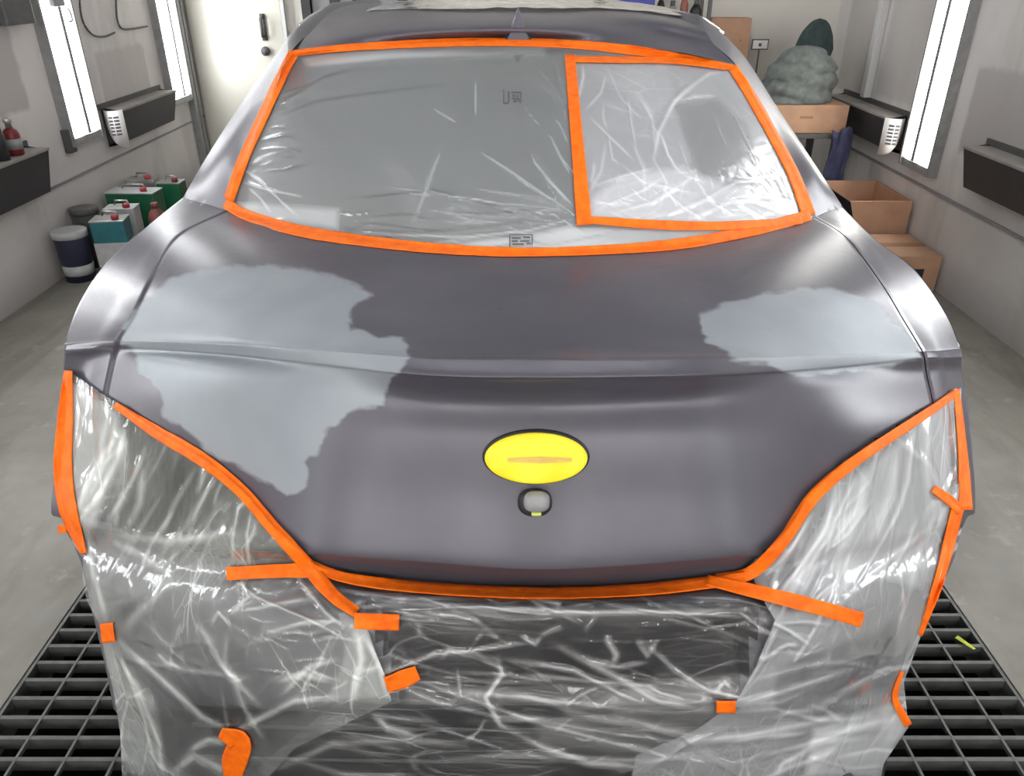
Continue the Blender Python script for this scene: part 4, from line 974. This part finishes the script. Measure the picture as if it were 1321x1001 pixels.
# bumper films
L_top = smooth_poly(OUT_L, 4); 
fl_left = [(88,478),(80,540),(76,600),(82,650),(108,712),(106,745),(112,775),(128,805),(136,850),(146,890),(155,945),(158,1010),(160,1090)]
fl_right = [(395,718),(432,765),(470,800),(484,840),(500,880),(505,905),(470,922),(380,965),(340,1010),(330,1090)]
lr = [([(150,535),(140,590),(110,650)],4,5,.25),([(165,545),(148,600),(118,660)],4,5,.3),([(190,575),(170,620),(135,680)],4,6,.35),([(185,600),(180,650),(160,690)],6,7,.25),([(255,600),(225,650),(205,700)],4,5,.2),([(275,620),(240,680),(210,715)],4,5,.2),([(290,640),(255,700),(230,730)],3,5,.22),
 ([(112,672),(150,690),(220,700),(285,690),(330,690)],8,9,.25),([(125,690),(180,715),(225,745)],8,8,.2),([(225,745),(180,790),(155,820)],8,7,.2),([(112,690),(120,740),(140,810)],6,5,.3),
 ([(145,820),(200,870),(260,925),(300,945)],6,9,.42),([(140,830),(175,885),(205,960),(210,1005)],4,6,.3),([(150,830),(185,925),(200,990)],3,5,.3),([(300,945),(340,925),(380,905),(440,900)],6,8,.38),([(310,640),(300,690),(300,730)],2.2,5,.3),([(325,655),(318,690),(322,735)],2.5,5,.35),
 ([(300,745),(330,770),(400,800),(455,830)],3,6,.3),([(290,800),(320,770),(310,740)],3,5,.3),([(305,790),(350,780),(410,770)],4,5,.35),([(330,820),(390,805),(450,800)],5,5,.3),([(355,880),(390,870),(430,880)],6,5,.4),([(360,900),(400,860),(440,850)],5,5,.35),([(460,815),(466,850),(455,905)],7,8,.5),([(470,820),(490,860),(500,900)],5,6,.4),
 ([(380,740),(420,790),(450,815)],4,5,.3),([(170,850),(240,865),(330,875)],4,4,.18),([(200,840),(215,855),(235,862)],4,5,.35),([(270,810),(282,790),(300,812)],3,5,.3),([(240,970),(270,955),(295,960)],6,7,.35),([(220,1000),(250,975),(300,1000)],8,6,.35),([(155,560),(160,600),(150,640)],10,3,.15),([(400,735),(440,760),(470,790)],3,3,.2)]
fL = film('bumper_film', 'clear film sheet hanging over the left tail light and bumper corner', L_top, fl_right, [(160,1090),(245,1095),(330,1090)], fl_left, 190, 250, M['film_left'], 14, lr + creases(34, (110,540,380,720), -62, 14, 110, 3, 5, .35, 6) + creases(44, (290,740,480,900), -15, 30, 50, 1.8, 4, .26, 7) + creases(22, (130,820,330,1001), 50, 18, 120, 3.5, 5, .3, 8) + creases(16, (130,700,330,850), -40, 40, 90, 4, 4, .15, 9), 1.6, .014, 14, fullness=6, seed=11,
     zones=[([(90,490),(150,530),(165,570),(120,680),(108,712),(84,640)], .3), ([(110,700),(225,690),(320,700),(330,745),(200,760),(120,800)], .12), ([(455,800),(480,815),(505,900),(420,905),(440,860)], .2), ([(140,840),(200,900),(215,1001),(160,1001)], .2)])
B_top = smooth_poly(OUT_B, 3)
mr = [([(465,880),(560,845),(620,838),(690,828)],3,5,.35),([(530,875),(600,900),(700,935),(850,975),(1000,990)],4,7,.3),([(640,845),(648,870),(626,900),(645,935),(672,950)],5,8,.45),([(665,945),(700,965),(760,985),(840,990)],6,8,.45),
 ([(650,850),(740,865),(800,895),(850,915)],4,6,.3),([(710,830),(780,865),(850,905),(930,920)],6,6,.3),([(560,890),(680,900),(800,915),(920,918)],6,6,.3),([(640,885),(760,925),(900,950),(1050,960)],6,6,.25),([(505,880),(560,905),(640,925),(760,930)],4,6,.25),
 ([(500,775),(640,785),(760,790),(960,788)],5,5,.3),([(430,760),(520,772),(600,772)],3,4,.3),([(680,770),(720,778),(715,790)],5,5,.35),([(770,775),(850,790),(960,795)],3,4,.22),([(480,920),(500,940),(540,950)],6,7,.4),([(780,820),(795,845),(790,860)],6,6,.35),([(820,825),(835,845),(850,825)],5,5,.25),
 ([(920,895),(935,880),(945,890)],4,6,.45),([(590,860),(592,880),(595,900)],3,4,.2),([(540,985),(640,975),(800,980),(1000,985)],5,5,.2),([(670,820),(690,832),(700,820)],3,4,.3),([(600,930),(700,930),(780,945),(900,960)],3,4,.25),([(340,1000),(430,960),(520,955),(620,965)],6,5,.2),([(960,810),(1000,820),(1040,830)],3,5,.2)]
fM = film('bumper_film', 'clear film sheet stretched across the middle of the rear bumper', B_top, [(965,738),(1030,780),(1030,860),(1040,920),(1070,960),(1100,1010),(1100,1090)], [(300,1090),(700,1096),(1100,1090)], [(395,724),(428,765),(440,800),(445,850),(440,900),(380,950),(310,1010),(300,1090)], 300, 170, M['film_mid'], 8, mr + creases(34, (520,780,1000,990), 14, 10, 170, 3, 5, .28, 10) + creases(16, (420,770,960,800), 3, 5, 140, 2.5, 4, .3, 11) + creases(18, (560,800,960,960), -25, 30, 50, 2.5, 4, .3, 12) + creases(16, (350,900,1050,1001), 4, 8, 200, 3, 4, .22, 13), 1.6, .014, 10, fullness=4, seed=21, aniso=(.6, 1.3),
     zones=[([(830,880),(960,870),(1060,960),(1060,1000),(700,960),(690,940)], .10)])
R_top = smooth_poly(OUT_R, 4)
rr_ = [([(1200,540),(1195,600),(1200,640)],5,4,.15),([(1180,550),(1172,620),(1150,690)],4,5,.2),([(1160,570),(1150,640),(1120,710)],8,6,.2),([(1120,600),(1110,660),(1070,740)],8,6,.2),([(1090,620),(1060,690),(1020,750)],5,6,.28),([(1050,660),(1020,710),(985,745)],3.5,5,.3),([(1040,650),(1010,700),(975,740)],2.5,5,.3),([(1080,670),(1040,720),(1010,760)],3.5,5,.25),
 ([(1200,680),(1150,720),(1110,750)],5,5,.15),([(1060,800),(1035,840),(1020,860)],3,4,.2),([(990,800),(1020,815),(1048,835)],3,5,.4),([(950,910),(1020,890),(1080,870),(1100,866)],5,6,.3),([(960,880),(1040,860),(1120,850)],5,4,.15),([(940,920),(1000,915),(1060,930),(1130,925)],4,5,.25),
 ([(1000,1000),(1050,960),(1120,935),(1165,925)],6,7,.3),([(860,960),(960,950),(1040,935),(1110,915)],6,7,.3),([(1060,985),(1090,950),(1110,925)],7,6,.2),([(1000,1000),(1010,985),(1030,975)],4,5,.35),([(1010,800),(980,860),(950,905)],4,4,.12),([(1190,700),(1175,760),(1150,830)],6,5,.12),([(960,840),(985,850),(1010,838)],4,4,.3),([(1150,560),(1200,600),(1215,640)],5,4,.15)]
fR = film('bumper_film', 'whitish clear film sheet hanging over the right tail light and bumper corner', R_top, [(1240,500),(1240,580),(1236,650),(1214,740),(1190,815),(1166,880),(1172,938),(1140,985),(1130,1040),(1130,1090)], [(800,1090),(960,1096),(1130,1090)], [(965,730),(985,775),(1000,800),(975,860),(950,905),(900,940),(820,975),(810,1030),(800,1090)], 190, 240, M['film_right'], 16, rr_ + creases(44, (1010,560,1220,790), -62, 12, 120, 3.5, 5, .22, 14) + creases(26, (840,880,1160,1001), -14, 14, 140, 3.2, 5, .3, 15) + creases(16, (980,790,1150,900), -12, 25, 70, 3, 4, .2, 16), 1.6, .014, 14, fullness=8, seed=31,
     zones=[([(1100,620),(1220,520),(1225,640),(1190,760),(1120,740),(1060,790),(1000,770)], .16), ([(1050,940),(1150,905),(1170,938),(1130,1001),(1040,1001)], .35), ([(1000,860),(1160,800),(1150,890),(1000,920)], -.12)])
# roof film: lies over the front of the roof
V = []; Fq = []; pl = []; nu, nv = 60, 22
for j in range(nv):
    for i in range(nu):
        u, v = i/(nu-1), j/(nv-1); x = CX - .47 + 1.03*u; edge = 2.62 + .14*noise.noise(Vector((u*5, 0, 3))) - .10*math.sin(math.pi*u)
        y = edge + v*(3.35-edge); s = abs(2*u-1)
        zb = 1.4462 - .012*s**2 - (0.02*max(0, (u-.6)/.4)**2) + .018*math.exp(-((u-.42)/.2)**2)*min(1, v*3) + .006*abs(noise.noise(Vector((u*14, v*5, 1))))
        V.append((x, y, zb + .004 + .004*min(1, v*8))); pl.append(.25*abs(noise.noise(Vector((u*9, v*6, 7)))))
Fq = [(j*nu+i, (j+1)*nu+i, (j+1)*nu+i+1, j*nu+i+1) for j in range(nv-1) for i in range(nu-1)]
o = mk('roof_film', V, Fq, M['film_roof'], None, True, {'pleat': pl}); tag(o, 'pale crumpled film sheet lying on the front of the roof', 'plastic film', 'clear masking film sheets on the car')
# printed marks on the window film
def film_print(pxs, name, label):
    V = []; Fq = []
    for (x0, y0, x1, y1) in pxs:
        b0 = len(V)
        for x, y in ((x0, y0), (x1, y0), (x1, y1), (x0, y1)):
            t, _ = hit_t(x, y, film_trees[:1]); V.append(at_t(x, y, t-.0000025))
        Fq.append((b0, b0+1, b0+2, b0+3))
    o = mk(name, V, Fq, M['ink']); tag(o, label, 'printed mark', 'small printed marks on the window film'); return o
film_print([(649,115,650.4,133),(650,132,656,133.2),(655,118,657,131),(660,118,672,119.2),(671,119,672.3,132),(660,126,670,127.2),(661,121,664,124),(666,121,669,124),(662,129,666,131),(667,128.5,671,130)], 'film_print', 'small square dark print on the film at window centre')
film_print([(657,302,687,303),(657,303,658.4,318),(686,303,687.3,316),(660,306,672,308),(675,305,684,307),(660,310,668,312),(671,310,683,312),(661,314,676,316),(679,313,685,315)], 'film_print', 'small dark print on the film at the bottom window edge')

# ------------------------------------------------------------------ orange tape
def tape(pts, wd, label, off=3.0, trees=None, step=6, up=True, name='orange_tape'):
    pts = smooth_poly(pts, 8) if len(pts) > 2 else [poly_at(pts, i/10) for i in range(11)]
    Ltot = poly_len(pts)[-1]; n = max(4, int(Ltot/step)); V = []; Fq = []; c = 9; off = off + 1.5
    trees = trees or (body_trees + film_trees)
    rows = []
    for i in range(n+1):
        s = i/n; x, y = poly_at(pts, s); a = poly_at(pts, max(0, s-.5/n)); b_ = poly_at(pts, min(1, s+.5/n))
        dx, dy = b_[0]-a[0], b_[1]-a[1]; L = math.hypot(dx, dy) or 1; nx, ny = -dy/L, dx/L
        w_ = wd if not isinstance(wd, (list, tuple)) else np.interp(s, np.linspace(0, 1, len(wd)), wd)
        w_ += .9*noise.noise(Vector((x*.05, y*.05, 4)))
        row = []
        for k in range(c):
            f = k/(c-1)-.5; X, Y = x + nx*w_*f, y + ny*w_*f; t, _ = hit_t(X, Y, trees); row.append([X, Y, t])
        ok = [q[2] for q in row if q[2] is not None and q[2] < .0028]
        rows.append((row, ok))
    allok = [t for _, ok in rows for t in ok]; med = float(np.median(allok)) if allok else .0015
    last = None
    tm = []
    for row, ok in rows:
        m_ = float(np.median(ok)) if ok else (last if last else med); last = m_
        tm.append([min(max(q[2], m_-.00006), m_+.00006) if (q[2] is not None and q[2] < .0028) else m_ for q in row])
    tm = np.array(tm)
    for it in range(3):
        P = np.pad(tm, ((1, 1), (0, 0)), mode='edge'); tm = np.minimum(tm, (P[:-2]+P[2:])/2)
        P = np.pad(tm, ((0, 0), (1, 1)), mode='edge'); tm = np.minimum(tm, (P[:, :-2]+P[:, 2:])/2)
    for i, (row, ok) in enumerate(rows):
        for k, q in enumerate(row):
            V.append(at_t(q[0], q[1], tm[i, k] - (off + .5*noise.noise(Vector((q[0]*.08, q[1]*.08, 2))))*1e-6))
    Fq = [(i*c+k, i*c+k+1, (i+1)*c+k+1, (i+1)*c+k) for i in range(n) for k in range(c-1)]
    o = mk(name, V, Fq, M['tape'], None, True); sm = o.modifiers.new('thickness', 'SOLIDIFY'); sm.thickness = .0008; sm.offset = 0
    tag(o, label, 'tape', 'orange masking tape strips on the car'); return o
tape([(377,69),(440,62),(520,57),(600,54),(668,54),(740,57),(810,64),(880,74),(948,88)], [8,9,10,11,11,11,12,10,8], 'orange tape strip along the top edge of the rear window')
tape([(379,68),(362,100),(338,152),(314,205),(295,258)], 14, 'orange tape strip down the left edge of the rear window')
tape([(290,262),(320,278),(380,296),(450,308),(560,320),(668,325),(780,322),(870,315),(960,300),(1046,277)], [13,15,14,13,12,11,12,14,15,14], 'orange tape strip along the bottom edge of the rear window')
tape([(945,86),(968,122),(998,175),(1024,225),(1044,278)], [12,14,14,15,18], 'orange tape strip down the right edge of the rear window')
tape([(735,70),(741,140),(747,210),(754,290)], [13,15,17,20], 'orange vertical tape strip crossing the rear window', 5)
tape([(733,76),(800,77),(870,78),(935,86)], 8, 'thin orange tape strip along the top of the window patch', 6)
tape([(752,283),(850,290),(940,291),(1035,284)], [9,12,11,9], 'orange tape strip along the bottom of the window patch', 6)
tape([(88,478),(84,540),(81,600),(87,655),(108,714)], [11,20,24,24,8], 'long orange tape strip down the left bumper corner')
tape([(148,522),(200,556),(260,592),(310,632),(350,678),(395,728),(430,768),(460,790)], [8,16,18,17,17,18,20,14], 'curved orange tape strip along the left tail light down to the bumper')
tape([(292,740),(345,737),(405,735)], [17,17,20], 'short orange tape strip pointing left from the lower lid corner', 5)
tape([(400,728),(450,746),(560,759),(700,765),(820,761),(900,753),(962,745)], [12,15,15,15,15,16,16], 'long orange tape strip under the trunk lid edge', 4)
tape([(925,748),(970,738),(1010,698),(1050,640),(1100,597),(1150,563),(1200,530),(1236,504)], [16,17,16,17,15,13,12,9], 'curved orange tape strip along the right tail light')
tape([(1234,502),(1240,560),(1244,610),(1246,658)], [8,10,14,18], 'orange tape strip along the right bumper corner under the fender')
tape([(912,748),(980,764),(1050,782),(1113,800)], [14,18,19,19], 'straight orange tape strip slanting down right across the film', 5)
tape([(1204,630),(1225,645),(1240,660)], [10,13,12], 'small orange tape piece crossing onto the right corner film', 6)
tape([(1236,654),(1222,710),(1208,760),(1187,820)], [16,15,12,5], 'orange tape strip down the right edge of the bumper film', 4)
tape([(1164,866),(1156,890),(1156,906),(1172,936)], [4,7,9,11], 'bent orange tape piece low on the right film edge', 4)
tape([(457,801),(515,803)], 21, 'orange tape piece ending the left curved strip', 6, step=4)
tape([(498,884),(520,876),(539,868)], [20,24,19], 'tilted orange tape piece below on the middle film', 6, step=4)
tape([(924,912),(949,912)], 16, 'small orange tape square low on the right of the middle film', 6, step=3)
tape([(137,804),(140,829)], 17, 'small orange tape square on the left edge of the film', 6, step=3)
tape([(284,945),(308,958),(303,980),(300,1006)], [13,30,34,22], 'crumpled orange tape piece at the bottom left of the film', 8, step=4)
tape([(75,683),(86,682)], 10, 'tiny orange tape tab at the left bumper corner', 5, step=3)
# crooked little black arch trim at the left flare
